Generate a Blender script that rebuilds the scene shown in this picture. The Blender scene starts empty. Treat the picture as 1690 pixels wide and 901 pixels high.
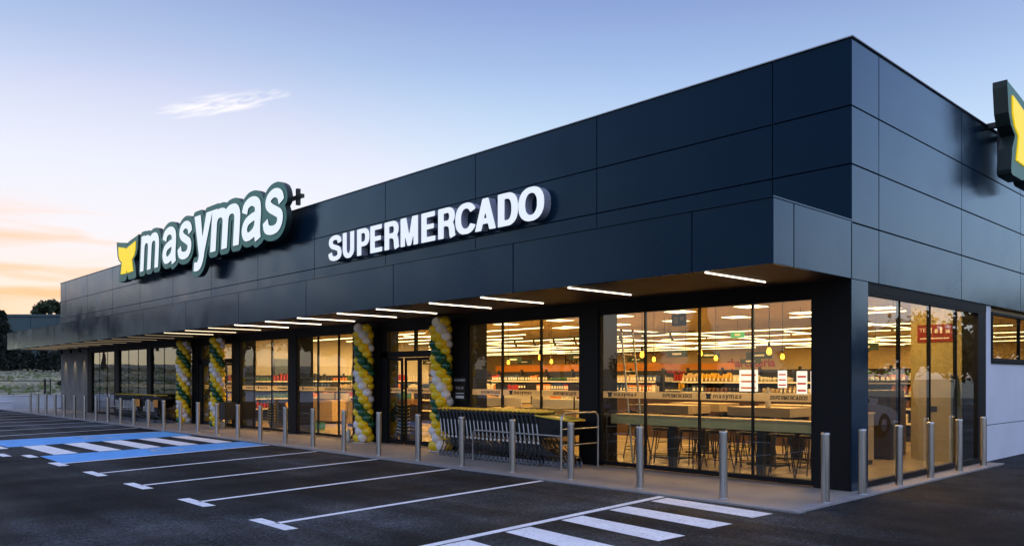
import bpy, bmesh, math, random
import numpy as np
from mathutils import Vector, Matrix
PI = math.pi
rnd = random.Random(7)
SC = bpy.context.scene
COL = SC.collection

# ------------------------------------------------------------------ camera, sky, sun, exposure
YAW = 2.3873
CAM_LOC = (4.954, -11.2, 1.6)
cd = bpy.data.cameras.new('camera'); cd.sensor_width = 36; cd.lens = 1325.5 / 1690 * 36
cd.shift_y = 173.3 / 1690; cd.clip_start = .05; cd.clip_end = 3000
cam = bpy.data.objects.new('camera', cd); cam.location = CAM_LOC
cam.rotation_euler = (PI / 2, 0, YAW - PI / 2); COL.objects.link(cam); SC.camera = cam

SUN_EL, SUN_AZ = 1.6, 161.0          # degrees; azimuth counter-clockwise from +x
world = bpy.data.worlds.new('World'); SC.world = world; world.use_nodes = True
def build_world():
    nt = world.node_tree; N = nt.nodes; L = nt.links
    bg = N['Background']
    def node(t, **k):
        n = N.new(t)
        for a, v in k.items(): setattr(n, a, v)
        return n
    def math_(op, a, b=None, clamp=False):
        n = node('ShaderNodeMath', operation=op, use_clamp=clamp)
        for i, v in enumerate((a, b)):
            if v is None: continue
            if isinstance(v, (int, float)): n.inputs[i].default_value = v
            else: L.new(v, n.inputs[i])
        return n.outputs[0]
    def ramp(fac, stops, interp='LINEAR'):
        n = node('ShaderNodeValToRGB'); e = n.color_ramp.elements; n.color_ramp.interpolation = interp
        while len(e) < len(stops): e.new(.5)
        for el, (p, c) in zip(e, stops): el.position = p; el.color = (*c, 1)
        L.new(fac, n.inputs[0]); return n.outputs[0]
    def mix(fac, a, b, mode='MIX'):
        n = node('ShaderNodeMix', data_type='RGBA', blend_type=mode)
        for s, v in ((0, fac), (6, a), (7, b)):
            if isinstance(v, (int, float)): n.inputs[s].default_value = v
            elif isinstance(v, tuple): n.inputs[s].default_value = (*v, 1)
            else: L.new(v, n.inputs[s])
        return n.outputs[2]
    sky = node('ShaderNodeTexSky'); sky.sky_type = 'NISHITA'; sky.sun_disc = False
    sky.sun_elevation = math.radians(SUN_EL); sky.sun_rotation = math.radians(90 - SUN_AZ)
    sky.air_density = 1.0; sky.dust_density = .6; sky.ozone_density = 3.2
    tc = node('ShaderNodeTexCoord'); g = tc.outputs['Generated']
    sep = node('ShaderNodeSeparateXYZ'); L.new(g, sep.inputs[0])
    x, y, z = sep.outputs
    zc = math_('MAXIMUM', z, 0.0)
    # dusk gradient over elevation: pale near the horizon, lavender blue above; unseen zenith and east raised to add ambient light
    elev = ramp(zc, [(0.0, (.42, .38, .36)), (.07, (.47, .46, .47)), (.16, (.56, .61, .64)), (.237, (.47, .56, .65)), (.337, (.29, .36, .52)), (.43, (.165, .20, .37)), (.58, (.23, .27, .47)), (.78, (.38, .44, .70)), (1, (.54, .62, .93))])
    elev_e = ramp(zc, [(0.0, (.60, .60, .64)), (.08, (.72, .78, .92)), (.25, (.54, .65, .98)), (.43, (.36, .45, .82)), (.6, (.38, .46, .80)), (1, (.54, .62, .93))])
    # towards the set sun (-x)
    sun = Vector((math.cos(math.radians(SUN_AZ)), math.sin(math.radians(SUN_AZ)), 0))
    d = node('ShaderNodeVectorMath', operation='DOT_PRODUCT'); L.new(g, d.inputs[0]); d.inputs[1].default_value = sun
    az = math_('ADD', math_('MULTIPLY', d.outputs['Value'], .5), .5)
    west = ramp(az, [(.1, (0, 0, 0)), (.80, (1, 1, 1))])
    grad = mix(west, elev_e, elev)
    glow = math_('MULTIPLY', math_('POWER', az, 11.0), ramp(zc, [(0, (1, 1, 1)), (.12, (.8, .8, .8)), (.36, (0, 0, 0))]))
    grad = mix(glow, grad, (.68, .645, .58))
    hor = math_('MULTIPLY', math_('POWER', az, 16.0), ramp(zc, [(0, (1, 1, 1)), (.06, (.9, .9, .9)), (.15, (0, 0, 0))]))
    grad = mix(hor, grad, (.84, .56, .25))
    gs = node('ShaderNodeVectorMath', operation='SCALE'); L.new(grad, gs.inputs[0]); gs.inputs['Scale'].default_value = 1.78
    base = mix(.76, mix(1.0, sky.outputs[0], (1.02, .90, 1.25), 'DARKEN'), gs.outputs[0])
    # streaks of cloud near the western horizon
    mp = node('ShaderNodeMapping'); L.new(g, mp.inputs[0]); mp.inputs['Scale'].default_value = (3.2, 3.2, 26)
    nz = node('ShaderNodeTexNoise'); L.new(mp.outputs[0], nz.inputs[0]); nz.inputs['Scale'].default_value = 1.6
    nz.inputs['Detail'].default_value = 7; nz.inputs['Distortion'].default_value = .5
    streak = ramp(nz.outputs['Fac'], [(.42, (0, 0, 0)), (.60, (1, 1, 1))])
    zone = math_('MULTIPLY', math_('POWER', az, 6.0), ramp(zc, [(.05, (0, 0, 0)), (.085, (1, 1, 1)), (.15, (.75, .75, .75)), (.2, (0, 0, 0))]))
    base = mix(math_('MULTIPLY', math_('MULTIPLY', streak, zone), .9), base, (1.42, .72, .36))
    # a brushed wisp high over the roof
    def wisp(base, azd, eld, wu, wv, col, tilt=0.25, sc=9):
        a, e = math.radians(azd), math.radians(eld)
        c = Vector((math.cos(a) * math.cos(e), math.sin(a) * math.cos(e), math.sin(e)))
        r = Vector((math.sin(a), -math.cos(a), 0)); u = r.cross(c)
        r, u = r * math.cos(tilt) + u * math.sin(tilt), u * math.cos(tilt) - r * math.sin(tilt)
        def dot(v):
            n = node('ShaderNodeVectorMath', operation='DOT_PRODUCT'); L.new(g, n.inputs[0]); n.inputs[1].default_value = v
            return n.outputs['Value']
        ru, uu, cc = dot(r), dot(u), dot(c)
        m2 = node('ShaderNodeCombineXYZ'); L.new(math_('MULTIPLY', ru, sc), m2.inputs[0]); L.new(math_('MULTIPLY', uu, sc * 6), m2.inputs[1])
        n2 = node('ShaderNodeTexNoise'); L.new(m2.outputs[0], n2.inputs[0]); n2.inputs['Scale'].default_value = 2.0
        n2.inputs['Detail'].default_value = 6; n2.inputs['Distortion'].default_value = 1.2
        q = math_('ADD', math_('POWER', math_('ABSOLUTE', math_('DIVIDE', ru, wu)), 2.0), math_('POWER', math_('ABSOLUTE', math_('DIVIDE', uu, wv)), 2.0))
        fall = math_('MAXIMUM', math_('SUBTRACT', 1.0, q), 0.0)
        front = math_('GREATER_THAN', cc, .3)
        f = math_('MULTIPLY', math_('MULTIPLY', math_('MULTIPLY', fall, front), 1.7), ramp(n2.outputs['Fac'], [(.38, (0, 0, 0)), (.68, (1, 1, 1))]), True)
        return mix(f, base, col)
    base = wisp(base, 156.6, 17.8, .078, .0125, (1.14, 1.12, 1.18), .26, 10)
    base = wisp(base, 190.0, 16.0, .2, .03, (1.6, 1.4, 1.3), .1)
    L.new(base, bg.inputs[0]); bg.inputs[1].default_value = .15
build_world()
SC.view_settings.view_transform = 'Standard'; SC.view_settings.look = 'None'
SC.view_settings.exposure = 2.55; SC.view_settings.gamma = 1
sl = bpy.data.lights.new('sun', 'SUN'); sl.energy = .10; sl.angle = math.radians(8); sl.color = (1, .62, .36)
so = bpy.data.objects.new('sun', sl); COL.objects.link(so)
_sd = Vector((math.cos(math.radians(SUN_AZ)), math.sin(math.radians(SUN_AZ)), math.tan(math.radians(SUN_EL + 1))))
so.rotation_euler = _sd.to_track_quat('Z', 'Y').to_euler(); so.location = (-60, 0, 30)
SC.cycles.use_denoising = True
SC.cycles.max_bounces = 7; SC.cycles.diffuse_bounces = 3; SC.cycles.glossy_bounces = 4
SC.cycles.transmission_bounces = 6; SC.cycles.transparent_max_bounces = 14
SC.cycles.caustics_reflective = False; SC.cycles.caustics_refractive = False
SC.cycles.sample_clamp_indirect = 4

# ------------------------------------------------------------------ materials
MATS = {}
def mat(name, col, rough=.5, metal=0., var=.12, nscale=4., bump=0., bscale=60., spec=.5, emit=None, estr=0., coat=0., rvar=0., stretch=(1, 1, 1)):
    if name in MATS: return MATS[name]
    m = bpy.data.materials.new(name); m.use_nodes = True; MATS[name] = m
    nt = m.node_tree; b = nt.nodes['Principled BSDF']; L = nt.links
    b.inputs['Roughness'].default_value = rough; b.inputs['Metallic'].default_value = metal
    b.inputs['Specular IOR Level'].default_value = spec
    b.inputs['Coat Weight'].default_value = coat
    tc = nt.nodes.new('ShaderNodeTexCoord'); mp = nt.nodes.new('ShaderNodeMapping'); mp.inputs['Scale'].default_value = stretch
    L.new(tc.outputs['Object'], mp.inputs[0])
    nz = nt.nodes.new('ShaderNodeTexNoise'); nz.inputs['Scale'].default_value = nscale; nz.inputs['Detail'].default_value = 6
    L.new(mp.outputs[0], nz.inputs[0])
    cr = nt.nodes.new('ShaderNodeValToRGB')
    cr.color_ramp.elements[0].position = .3; cr.color_ramp.elements[1].position = .7
    cr.color_ramp.elements[0].color = (*[c * (1 - var) for c in col], 1); cr.color_ramp.elements[1].color = (*[min(1, c * (1 + var)) for c in col], 1)
    L.new(nz.outputs['Fac'], cr.inputs[0]); L.new(cr.outputs[0], b.inputs['Base Color'])
    if rvar:
        mr = nt.nodes.new('ShaderNodeMapRange'); mr.inputs[1].default_value = .3; mr.inputs[2].default_value = .7
        mr.inputs[3].default_value = max(.02, rough - rvar); mr.inputs[4].default_value = rough + rvar
        L.new(nz.outputs['Fac'], mr.inputs[0]); L.new(mr.outputs[0], b.inputs['Roughness'])
    if bump:
        n2 = nt.nodes.new('ShaderNodeTexNoise'); n2.inputs['Scale'].default_value = bscale; n2.inputs['Detail'].default_value = 4
        L.new(mp.outputs[0], n2.inputs[0])
        bp = nt.nodes.new('ShaderNodeBump'); bp.inputs['Strength'].default_value = bump; bp.inputs['Distance'].default_value = .02
        L.new(n2.outputs['Fac'], bp.inputs['Height']); L.new(bp.outputs[0], b.inputs['Normal'])
    if emit:
        b.inputs['Emission Color'].default_value = (*emit, 1); b.inputs['Emission Strength'].default_value = estr
    return m

def glass_mat(name, tint, refl=1.0, ior=1.55):
    m = bpy.data.materials.new(name); m.use_nodes = True; MATS[name] = m
    nt = m.node_tree; N = nt.nodes; L = nt.links; N.remove(N['Principled BSDF'])
    out = N['Material Output']
    tr = N.new('ShaderNodeBsdfTransparent'); tr.inputs[0].default_value = (*tint, 1)
    gl = N.new('ShaderNodeBsdfGlossy'); gl.inputs['Roughness'].default_value = .0; gl.inputs[0].default_value = (1, 1, 1, 1)
    fr = N.new('ShaderNodeFresnel'); fr.inputs[0].default_value = ior
    ge = N.new('ShaderNodeNewGeometry')
    inv = N.new('ShaderNodeMath'); inv.operation = 'SUBTRACT'; inv.inputs[0].default_value = 1; L.new(ge.outputs['Backfacing'], inv.inputs[1])
    mu = N.new('ShaderNodeMath'); mu.operation = 'MULTIPLY'; L.new(fr.outputs[0], mu.inputs[0]); L.new(inv.outputs[0], mu.inputs[1])
    m2 = N.new('ShaderNodeMath'); m2.operation = 'MULTIPLY'; L.new(mu.outputs[0], m2.inputs[0]); m2.inputs[1].default_value = refl; m2.use_clamp = True
    nz = N.new('ShaderNodeTexNoise'); nz.inputs['Scale'].default_value = .9; tc = N.new('ShaderNodeTexCoord'); L.new(tc.outputs['Object'], nz.inputs[0])
    bp = N.new('ShaderNodeBump'); bp.inputs['Strength'].default_value = .012; bp.inputs['Distance'].default_value = .1
    L.new(nz.outputs['Fac'], bp.inputs['Height']); L.new(bp.outputs[0], gl.inputs['Normal'])
    mx = N.new('ShaderNodeMixShader'); L.new(m2.outputs[0], mx.inputs[0]); L.new(tr.outputs[0], mx.inputs[1]); L.new(gl.outputs[0], mx.inputs[2])
    L.new(mx.outputs[0], out.inputs[0]); return m

def emit_mat(name, col, s):
    m = bpy.data.materials.new(name); m.use_nodes = True; MATS[name] = m
    nt = m.node_tree; nt.nodes.remove(nt.nodes['Principled BSDF'])
    e = nt.nodes.new('ShaderNodeEmission'); e.inputs[0].default_value = (*col, 1); e.inputs[1].default_value = s
    nt.links.new(e.outputs[0], nt.nodes['Material Output'].inputs[0]); return m

def panel_mat():
    m = bpy.data.materials.new('dark blue grey aluminium panel'); m.use_nodes = True; nt = m.node_tree; N = nt.nodes; L = nt.links; N.remove(N['Principled BSDF'])
    tc = N.new('ShaderNodeTexCoord'); oi = N.new('ShaderNodeObjectInfo')
    va = N.new('ShaderNodeVectorMath'); va.operation = 'ADD'; L.new(tc.outputs['Object'], va.inputs[0]); L.new(oi.outputs['Location'], va.inputs[1])
    nz = N.new('ShaderNodeTexNoise'); nz.inputs['Scale'].default_value = .8; nz.inputs['Detail'].default_value = 5; L.new(va.outputs[0], nz.inputs[0])
    mr = N.new('ShaderNodeMapRange'); L.new(nz.outputs['Fac'], mr.inputs[0]); mr.inputs[1].default_value = .3; mr.inputs[2].default_value = .7; mr.inputs[3].default_value = .14; mr.inputs[4].default_value = .30
    d = N.new('ShaderNodeBsdfDiffuse'); d.inputs[0].default_value = (.004, .020, .042, 1)
    g = N.new('ShaderNodeBsdfGlossy'); g.inputs[0].default_value = (.66, .84, 1, 1); L.new(mr.outputs[0], g.inputs['Roughness'])
    b1 = N.new('ShaderNodeBump'); b1.inputs['Strength'].default_value = .045; b1.inputs['Distance'].default_value = .1; n2 = N.new('ShaderNodeTexNoise'); n2.inputs['Scale'].default_value = .45; L.new(va.outputs[0], n2.inputs[0]); L.new(n2.outputs['Fac'], b1.inputs['Height']); L.new(b1.outputs[0], g.inputs['Normal'])
    lw = N.new('ShaderNodeLayerWeight'); lw.inputs[0].default_value = .5
    pw = N.new('ShaderNodeMath'); pw.operation = 'POWER'; L.new(lw.outputs['Facing'], pw.inputs[0]); pw.inputs[1].default_value = 2.9
    ma = N.new('ShaderNodeMath'); ma.operation = 'MULTIPLY_ADD'; L.new(pw.outputs[0], ma.inputs[0]); ma.inputs[1].default_value = .86; ma.inputs[2].default_value = .007
    mx = N.new('ShaderNodeMixShader'); L.new(ma.outputs[0], mx.inputs[0]); L.new(d.outputs[0], mx.inputs[1]); L.new(g.outputs[0], mx.inputs[2]); L.new(mx.outputs[0], N['Material Output'].inputs[0]); return m
M_PANEL = panel_mat()
M_BLACK = mat('black window frame', (.004, .0045, .0055), .6, 0, .1, 4, spec=.25)
M_BACK = mat('black joint backing', (.01, .01, .01), .9)
M_CONC = mat('grey concrete wall', (.20, .195, .19), .85, 0, .22, 1.6, .25, 30)
M_WHITEW = mat('white painted render', (.78, .79, .84), .75, 0, .05, 1.2, .12, 80)
M_PAVE = mat('smooth pavement concrete', (.33, .285, .24), .7, 0, .16, 1.1, .12, 70, rvar=.12)
M_KERB = mat('pale kerb concrete', (.30, .29, .29), .8, 0, .12, 5, .2, 60)
def paint_mat(name, col, wear):
    m = mat(name, col, .65, 0, .10, 3, .15, 120); nt = m.node_tree; N = nt.nodes; L = nt.links; b = N['Principled BSDF']; src = b.inputs['Base Color'].links[0].from_socket
    tc = N.new('ShaderNodeTexCoord'); fs = []
    for sc, lo, hi in ((24, wear - .02, wear + .10), (2.2, .30, .62)):
        n = N.new('ShaderNodeTexNoise'); n.inputs['Scale'].default_value = sc; n.inputs['Detail'].default_value = 7; n.inputs['Roughness'].default_value = .68; L.new(tc.outputs['Object'], n.inputs[0])
        r = N.new('ShaderNodeMapRange'); r.inputs[1].default_value = lo; r.inputs[2].default_value = hi; r.inputs[3].default_value = 1; r.inputs[4].default_value = 0; L.new(n.outputs['Fac'], r.inputs[0]); fs.append(r.outputs[0])
    mu = N.new('ShaderNodeMath'); mu.operation = 'MULTIPLY'; L.new(fs[0], mu.inputs[0]); mu.inputs[1].default_value = .85
    m2 = N.new('ShaderNodeMath'); m2.operation = 'MULTIPLY_ADD'; L.new(fs[1], m2.inputs[0]); m2.inputs[1].default_value = .08; L.new(mu.outputs[0], m2.inputs[2]); m2.use_clamp = True
    mx = N.new('ShaderNodeMix'); mx.data_type = 'RGBA'; L.new(m2.outputs[0], mx.inputs[0]); L.new(src, mx.inputs[6]); mx.inputs[7].default_value = (.035, .036, .04, 1); L.new(mx.outputs[2], b.inputs['Base Color']); return m
M_WHITE_LINE = paint_mat('white road paint', (.88, .89, .93), .325)
M_BLUE = paint_mat('blue road paint', (.10, .40, .88), .31)
M_STEEL = mat('brushed stainless steel', (.48, .47, .46), .30, 1., .08, 3, .04, 40, stretch=(60, 60, .6), rvar=.08)
M_CHROME = mat('chrome tube', (.17, .17, .18), .25, 1., .05, 8)
M_SOFFIT = mat('brown soffit', (.034, .013, .004), .55, 0, .2, 3, stretch=(.3, 8, 8))
M_SOFFGAP = mat('dark soffit void', (.015, .01, .008), .9)
M_GLASS = glass_mat('window glass', (.90, .92, .86), 1.8)
M_FLOOR = mat('beige polished shop floor', (.44, .36, .24), .22, 0, .08, .7, rvar=.06)
M_CEIL = mat('cream ceiling', (.60, .46, .26), .8, 0, .05, 2)
M_IWALL = mat('cream inside wall', (.60, .48, .28), .8, 0, .05, 2)
M_IWHITE = mat('white inside wall', (.75, .72, .66), .8, 0, .04, 2)
M_OLIVE = mat('olive beige partition', (.42, .36, .16), .8, 0, .06, 2)
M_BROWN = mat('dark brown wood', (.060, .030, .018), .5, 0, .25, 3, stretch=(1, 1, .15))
M_LED = emit_mat('linear led', (1, .78, .38), 1.2)
M_LEDW = emit_mat('soffit led', (1, .84, .62), 1.1)
M_PANELLIGHT = emit_mat('ceiling light panel', (1, .80, .42), 1.4)
M_BULB = emit_mat('filament bulb', (1, .33, .025), 1.5)
M_WOOD = mat('pale oak', (.52, .38, .20), .5, 0, .16, 2, stretch=(1, 8, 8))
M_DKMETAL = mat('black metal', (.012, .012, .013), .4, 0, .1, 6)
M_PLASTIC_K = mat('black plastic', (.010, .011, .013), .38, 0, .1, 10)
M_YELLOW = mat('yellow plastic', (.92, .64, .06), .42, 0, .06, 6)
M_ORANGE = mat('orange panel', (.70, .26, .03), .5, 0, .05, 3)
M_GREENSIGN = mat('dark green sign board', (.012, .034, .021), .5, 0, .08, 4)
M_RED = mat('red paint', (.50, .03, .02), .5, 0, .08, 4)
M_REDB = mat('dark red board', (.24, .015, .02), .5, 0, .08, 4)
M_RUBBER = mat('grey rubber', (.16, .17, .19), .6, 0, .1, 8)
M_TYRE = mat('tyre rubber', (.015, .015, .015), .8, 0, .1, 8)
M_SIGNGREEN = mat('sign green', (.085, .29, .20), .45, 0, .05, 1.5)
M_SIGNSIDE = mat('sign dark green return', (.014, .028, .022), .5)
M_SIGNWHITE = mat('sign white face', (.80, .81, .82), .4, 0, .03, .8, emit=(.95, 1, .97), estr=.10)
M_SIGNYEL = mat('sign yellow face', (.88, .62, .0), .4, 0, .03, 1, emit=(1, .68, 0), estr=.12)
M_LETTERSIDE = mat('letter return', (.42, .43, .50), .4, 0, .04, 2)
M_BAND = mat('frosted band', (.62, .52, .36), .6, 0, .04, 3)
M_INK = mat('black ink', (.012, .012, .012), .5)
M_TEXTW = mat('white lettering', (.8, .8, .8), .5)
BALLOON = [mat('yellow balloon', (.94, .64, .012), .22, 0, .05, 2, coat=.3), mat('white balloon', (.84, .80, .76), .22, 0, .05, 2, coat=.3), mat('green balloon', (.008, .10, .042), .2, 0, .1, 2, coat=.3)]

# asphalt with wear
def asphalt():
    m = bpy.data.materials.new('asphalt'); m.use_nodes = True
    nt = m.node_tree; N = nt.nodes; L = nt.links; b = N['Principled BSDF']
    tc = N.new('ShaderNodeTexCoord')
    def noise(sc, det, stretch=(1, 1, 1), rot=0):
        mp = N.new('ShaderNodeMapping'); mp.inputs['Scale'].default_value = stretch; mp.inputs['Rotation'].default_value = (0, 0, rot)
        L.new(tc.outputs['Object'], mp.inputs[0])
        n = N.new('ShaderNodeTexNoise'); n.inputs['Scale'].default_value = sc; n.inputs['Detail'].default_value = det; L.new(mp.outputs[0], n.inputs[0]); return n.outputs['Fac']
    def ramp(f, a, b_, p0=.35, p1=.7):
        r = N.new('ShaderNodeValToRGB'); r.color_ramp.elements[0].position = p0; r.color_ramp.elements[1].position = p1
        r.color_ramp.elements[0].color = (*a, 1); r.color_ramp.elements[1].color = (*b_, 1); L.new(f, r.inputs[0]); return r.outputs[0]
    def mix(mode, f, a, b_):
        n = N.new('ShaderNodeMix'); n.data_type = 'RGBA'; n.blend_type = mode; n.inputs[0].default_value = f
        L.new(a, n.inputs[6]); L.new(b_, n.inputs[7]); return n.outputs[2]
    c = ramp(noise(.35, 6), (.0065, .008, .0088), (.029, .032, .0345))
    c = mix('MULTIPLY', .8, c, ramp(noise(1.1, 8, (1, .25, 1), .5), (.55, .55, .55), (1.35, 1.33, 1.3)))
    c = mix('MULTIPLY', .9, c, ramp(noise(38, 4), (.12, .12, .12), (2.7, 2.7, 2.7), .32, .72)); c = mix('MULTIPLY', .9, c, ramp(noise(.16, 5, (1, .5, 1), .9), (.34, .34, .36), (2.5, 2.55, 2.6), .38, .68)); c = mix('MULTIPLY', .7, c, ramp(noise(.5, 4, (.12, 2.6, 1), -.35), (.5, .5, .5), (1.9, 1.9, 1.9), .42, .64))
    sp = ramp(noise(55, 1), (1, 1, 1), (4.5, 4.5, 4.6), .66, .74); c = mix('MULTIPLY', 1, c, sp)
    L.new(c, b.inputs['Base Color'])
    r = N.new('ShaderNodeMapRange'); L.new(noise(.8, 5), r.inputs[0]); r.inputs[1].default_value = .3; r.inputs[2].default_value = .7
    r.inputs[3].default_value = .62; r.inputs[4].default_value = .88; L.new(r.outputs[0], b.inputs['Roughness'])
    b.inputs['Specular IOR Level'].default_value = .12
    bp = N.new('ShaderNodeBump'); bp.inputs['Strength'].default_value = .55; bp.inputs['Distance'].default_value = .012
    L.new(noise(110, 3), bp.inputs['Height']); L.new(bp.outputs[0], b.inputs['Normal'])
    return m
M_ASPHALT = asphalt()

# ------------------------------------------------------------------ mesh helpers
class MB:
    def __init__(s): s.v = []; s.f = []; s.m = []; s.sm = []
    def add(s, vs, fs, mi=0, smooth=False):
        o = len(s.v); s.v += [tuple(v) for v in vs]; s.f += [tuple(i + o for i in f) for f in fs]
        s.m += [mi] * len(fs); s.sm += [smooth] * len(fs); return s
    def box(s, x0, x1, y0, y1, z0, z1, mi=0, M=None):
        vs = [(x, y, z) for z in (z0, z1) for y in (y0, y1) for x in (x0, x1)]
        if M is not None: vs = [M @ Vector(v) for v in vs]
        return s.add(vs, [(0, 2, 3, 1), (4, 5, 7, 6), (0, 1, 5, 4), (2, 6, 7, 3), (0, 4, 6, 2), (1, 3, 7, 5)], mi)
    def tube(s, pts, r, n=8, mi=0, cap=True, rs=None):
        pts = [Vector(p) for p in pts]; k = len(pts); vs = []
        t = (pts[1] - pts[0]).normalized(); up = Vector((0, 0, 1)) if abs(t.z) < .95 else Vector((1, 0, 0))
        a = t.cross(up).normalized()
        for i, p in enumerate(pts):
            if i == 0: t = pts[1] - p
            elif i == k - 1: t = p - pts[i - 1]
            else: t = (pts[i + 1] - p).normalized() + (p - pts[i - 1]).normalized()
            t.normalize(); a = (a - t * a.dot(t)).normalized(); b = t.cross(a)
            rr = rs[i] if rs else r
            vs += [p + (a * math.cos(2 * PI * j / n) + b * math.sin(2 * PI * j / n)) * rr for j in range(n)]
        fs = [(i * n + j, i * n + (j + 1) % n, (i + 1) * n + (j + 1) % n, (i + 1) * n + j) for i in range(k - 1) for j in range(n)]
        s.add(vs, fs, mi, True)
        if cap: s.add(vs[:n], [tuple(range(n))[::-1]], mi); s.add(vs[-n:], [tuple(range(n))], mi)
        return s
    def lathe(s, prof, n=20, mi=0, c=(0, 0, 0), axis='z', smooth=True):
        vs = []
        for r, h in prof:
            for j in range(n):
                a = 2 * PI * j / n
                p = (r * math.cos(a), r * math.sin(a), h)
                if axis == 'y': p = (r * math.cos(a), h, -r * math.sin(a))
                if axis == 'x': p = (h, r * math.cos(a), r * math.sin(a))
                vs.append((p[0] + c[0], p[1] + c[1], p[2] + c[2]))
        fs = [(i * n + j, i * n + (j + 1) % n, (i + 1) * n + (j + 1) % n, (i + 1) * n + j) for i in range(len(prof) - 1) for j in range(n)]
        return s.add(vs, fs, mi, smooth)
    def prism(s, poly, h0, h1, plane='xz', mi=0):
        def P(a, b, h): return (a, h, b) if plane == 'xz' else ((h, a, b) if plane == 'yz' else (a, b, h))
        n = len(poly); vs = [P(a, b, h0) for a, b in poly] + [P(a, b, h1) for a, b in poly]
        return s.add(vs, [tuple(range(n))[::-1], tuple(range(n, 2 * n))] + [(i, (i + 1) % n, n + (i + 1) % n, n + i) for i in range(n)], mi)
    def mesh(s, name, mats):
        me = bpy.data.meshes.new(name); me.from_pydata(s.v, [], s.f)
        for m in (mats if isinstance(mats, (list, tuple)) else [mats]): me.materials.append(m)
        me.polygons.foreach_set('material_index', s.m); me.polygons.foreach_set('use_smooth', s.sm); me.update(); return me
    def fix(s, name, mats):
        me = s.mesh(name, mats); bm = bmesh.new(); bm.from_mesh(me); bmesh.ops.recalc_face_normals(bm, faces=bm.faces); bm.to_mesh(me); bm.free(); return me

def obj(name, me, parent=None, loc=None, **props):
    o = bpy.data.objects.new(name, me); COL.objects.link(o)
    if parent: o.parent = parent
    if loc is not None: o.location = loc
    for k, v in props.items(): o[k] = v
    return o
def thing(name, label, cat, loc=(0, 0, 0), rz=0., group=None, me=None):
    o = bpy.data.objects.new(name, me); COL.objects.link(o); o.location = loc; o.rotation_euler = (0, 0, rz)
    o['label'] = label; o['category'] = cat
    if group: o['group'] = group
    return o
def box(name, dims, m, parent=None, **props): return obj(name, MB().box(*dims).mesh(name, m), parent, **props)
def structure(name, me, **k): return obj(name, me, None, kind='structure', **k)
def dup(root, loc=None, rz=None, label=None, group=None):
    r = root.copy(); COL.objects.link(r)
    if loc is not None: r.location = loc
    if rz is not None: r.rotation_euler = (0, 0, rz)
    if label: r['label'] = label
    if group: r['group'] = group
    for ch in list(root.children):
        c = ch.copy(); COL.objects.link(c); c.parent = r
        for g in ch.children:
            d = g.copy(); COL.objects.link(d); d.parent = c
    return r
ORD = 'first second third fourth fifth sixth seventh eighth ninth tenth eleventh twelfth thirteenth fourteenth fifteenth sixteenth seventeenth eighteenth nineteenth twentieth twenty-first twenty-second twenty-third twenty-fourth twenty-fifth twenty-sixth twenty-seventh twenty-eighth twenty-ninth thirtieth'.split()

# ------------------------------------------------------------------ lettering: strokes -> raster -> contour -> mesh
def arc(cx, cy, rx, ry, a0, a1, n=14, p=2.0):
    out = []
    for i in range(n + 1):
        a = math.radians(a0 + (a1 - a0) * i / n); c, s_ = math.cos(a), math.sin(a)
        out.append((cx + rx * math.copysign(abs(c) ** (2 / p), c), cy + ry * math.copysign(abs(s_) ** (2 / p), s_)))
    return out
def stroke(pts, w):
    pts = [np.array(p, float) for p in pts]; n = len(pts); L_, R_ = [], []
    for i in range(n):
        t = (pts[min(i + 1, n - 1)] - pts[max(i - 1, 0)]); t = t / np.linalg.norm(t)
        ww = w[0] + (w[1] - w[0]) * i / (n - 1) if isinstance(w, tuple) else w
        # horizontals a little thinner than verticals
        h = ww * (.82 + .18 * abs(t[1])); nn = np.array((-t[1], t[0])) * h
        L_.append(pts[i] + nn); R_.append(pts[i] - nn)
    out = [[L_[i], L_[i + 1], R_[i + 1], R_[i]] for i in range(n - 1)]
    for i in range(2, n - 2):
        h = np.linalg.norm(L_[i] - R_[i]) / 2 * .99
        if min(np.linalg.norm(pts[i] - pts[0]), np.linalg.norm(pts[i] - pts[-1])) > h * .9: out.append([pts[i] + h * np.array((math.cos(k * PI / 8), math.sin(k * PI / 8))) for k in range(16)])
    return out
def cat(pts, n=9):
    P = [np.array(p, float) for p in pts]; P = [2 * P[0] - P[1]] + P + [2 * P[-1] - P[-2]]; out = []
    for i in range(1, len(P) - 2):
        for k in range(n):
            t = k / n; a, b, c, d = P[i - 1:i + 3]
            out.append(tuple(.5 * (2 * b + (c - a) * t + (2 * a - 5 * b + 4 * c - d) * t * t + (3 * b - a - 3 * c + d) * t ** 3)))
    return out + [tuple(P[-2])]
def rect(x0, x1, y0, y1): return [[(x0, y0), (x1, y0), (x1, y1), (x0, y1)]]
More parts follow.
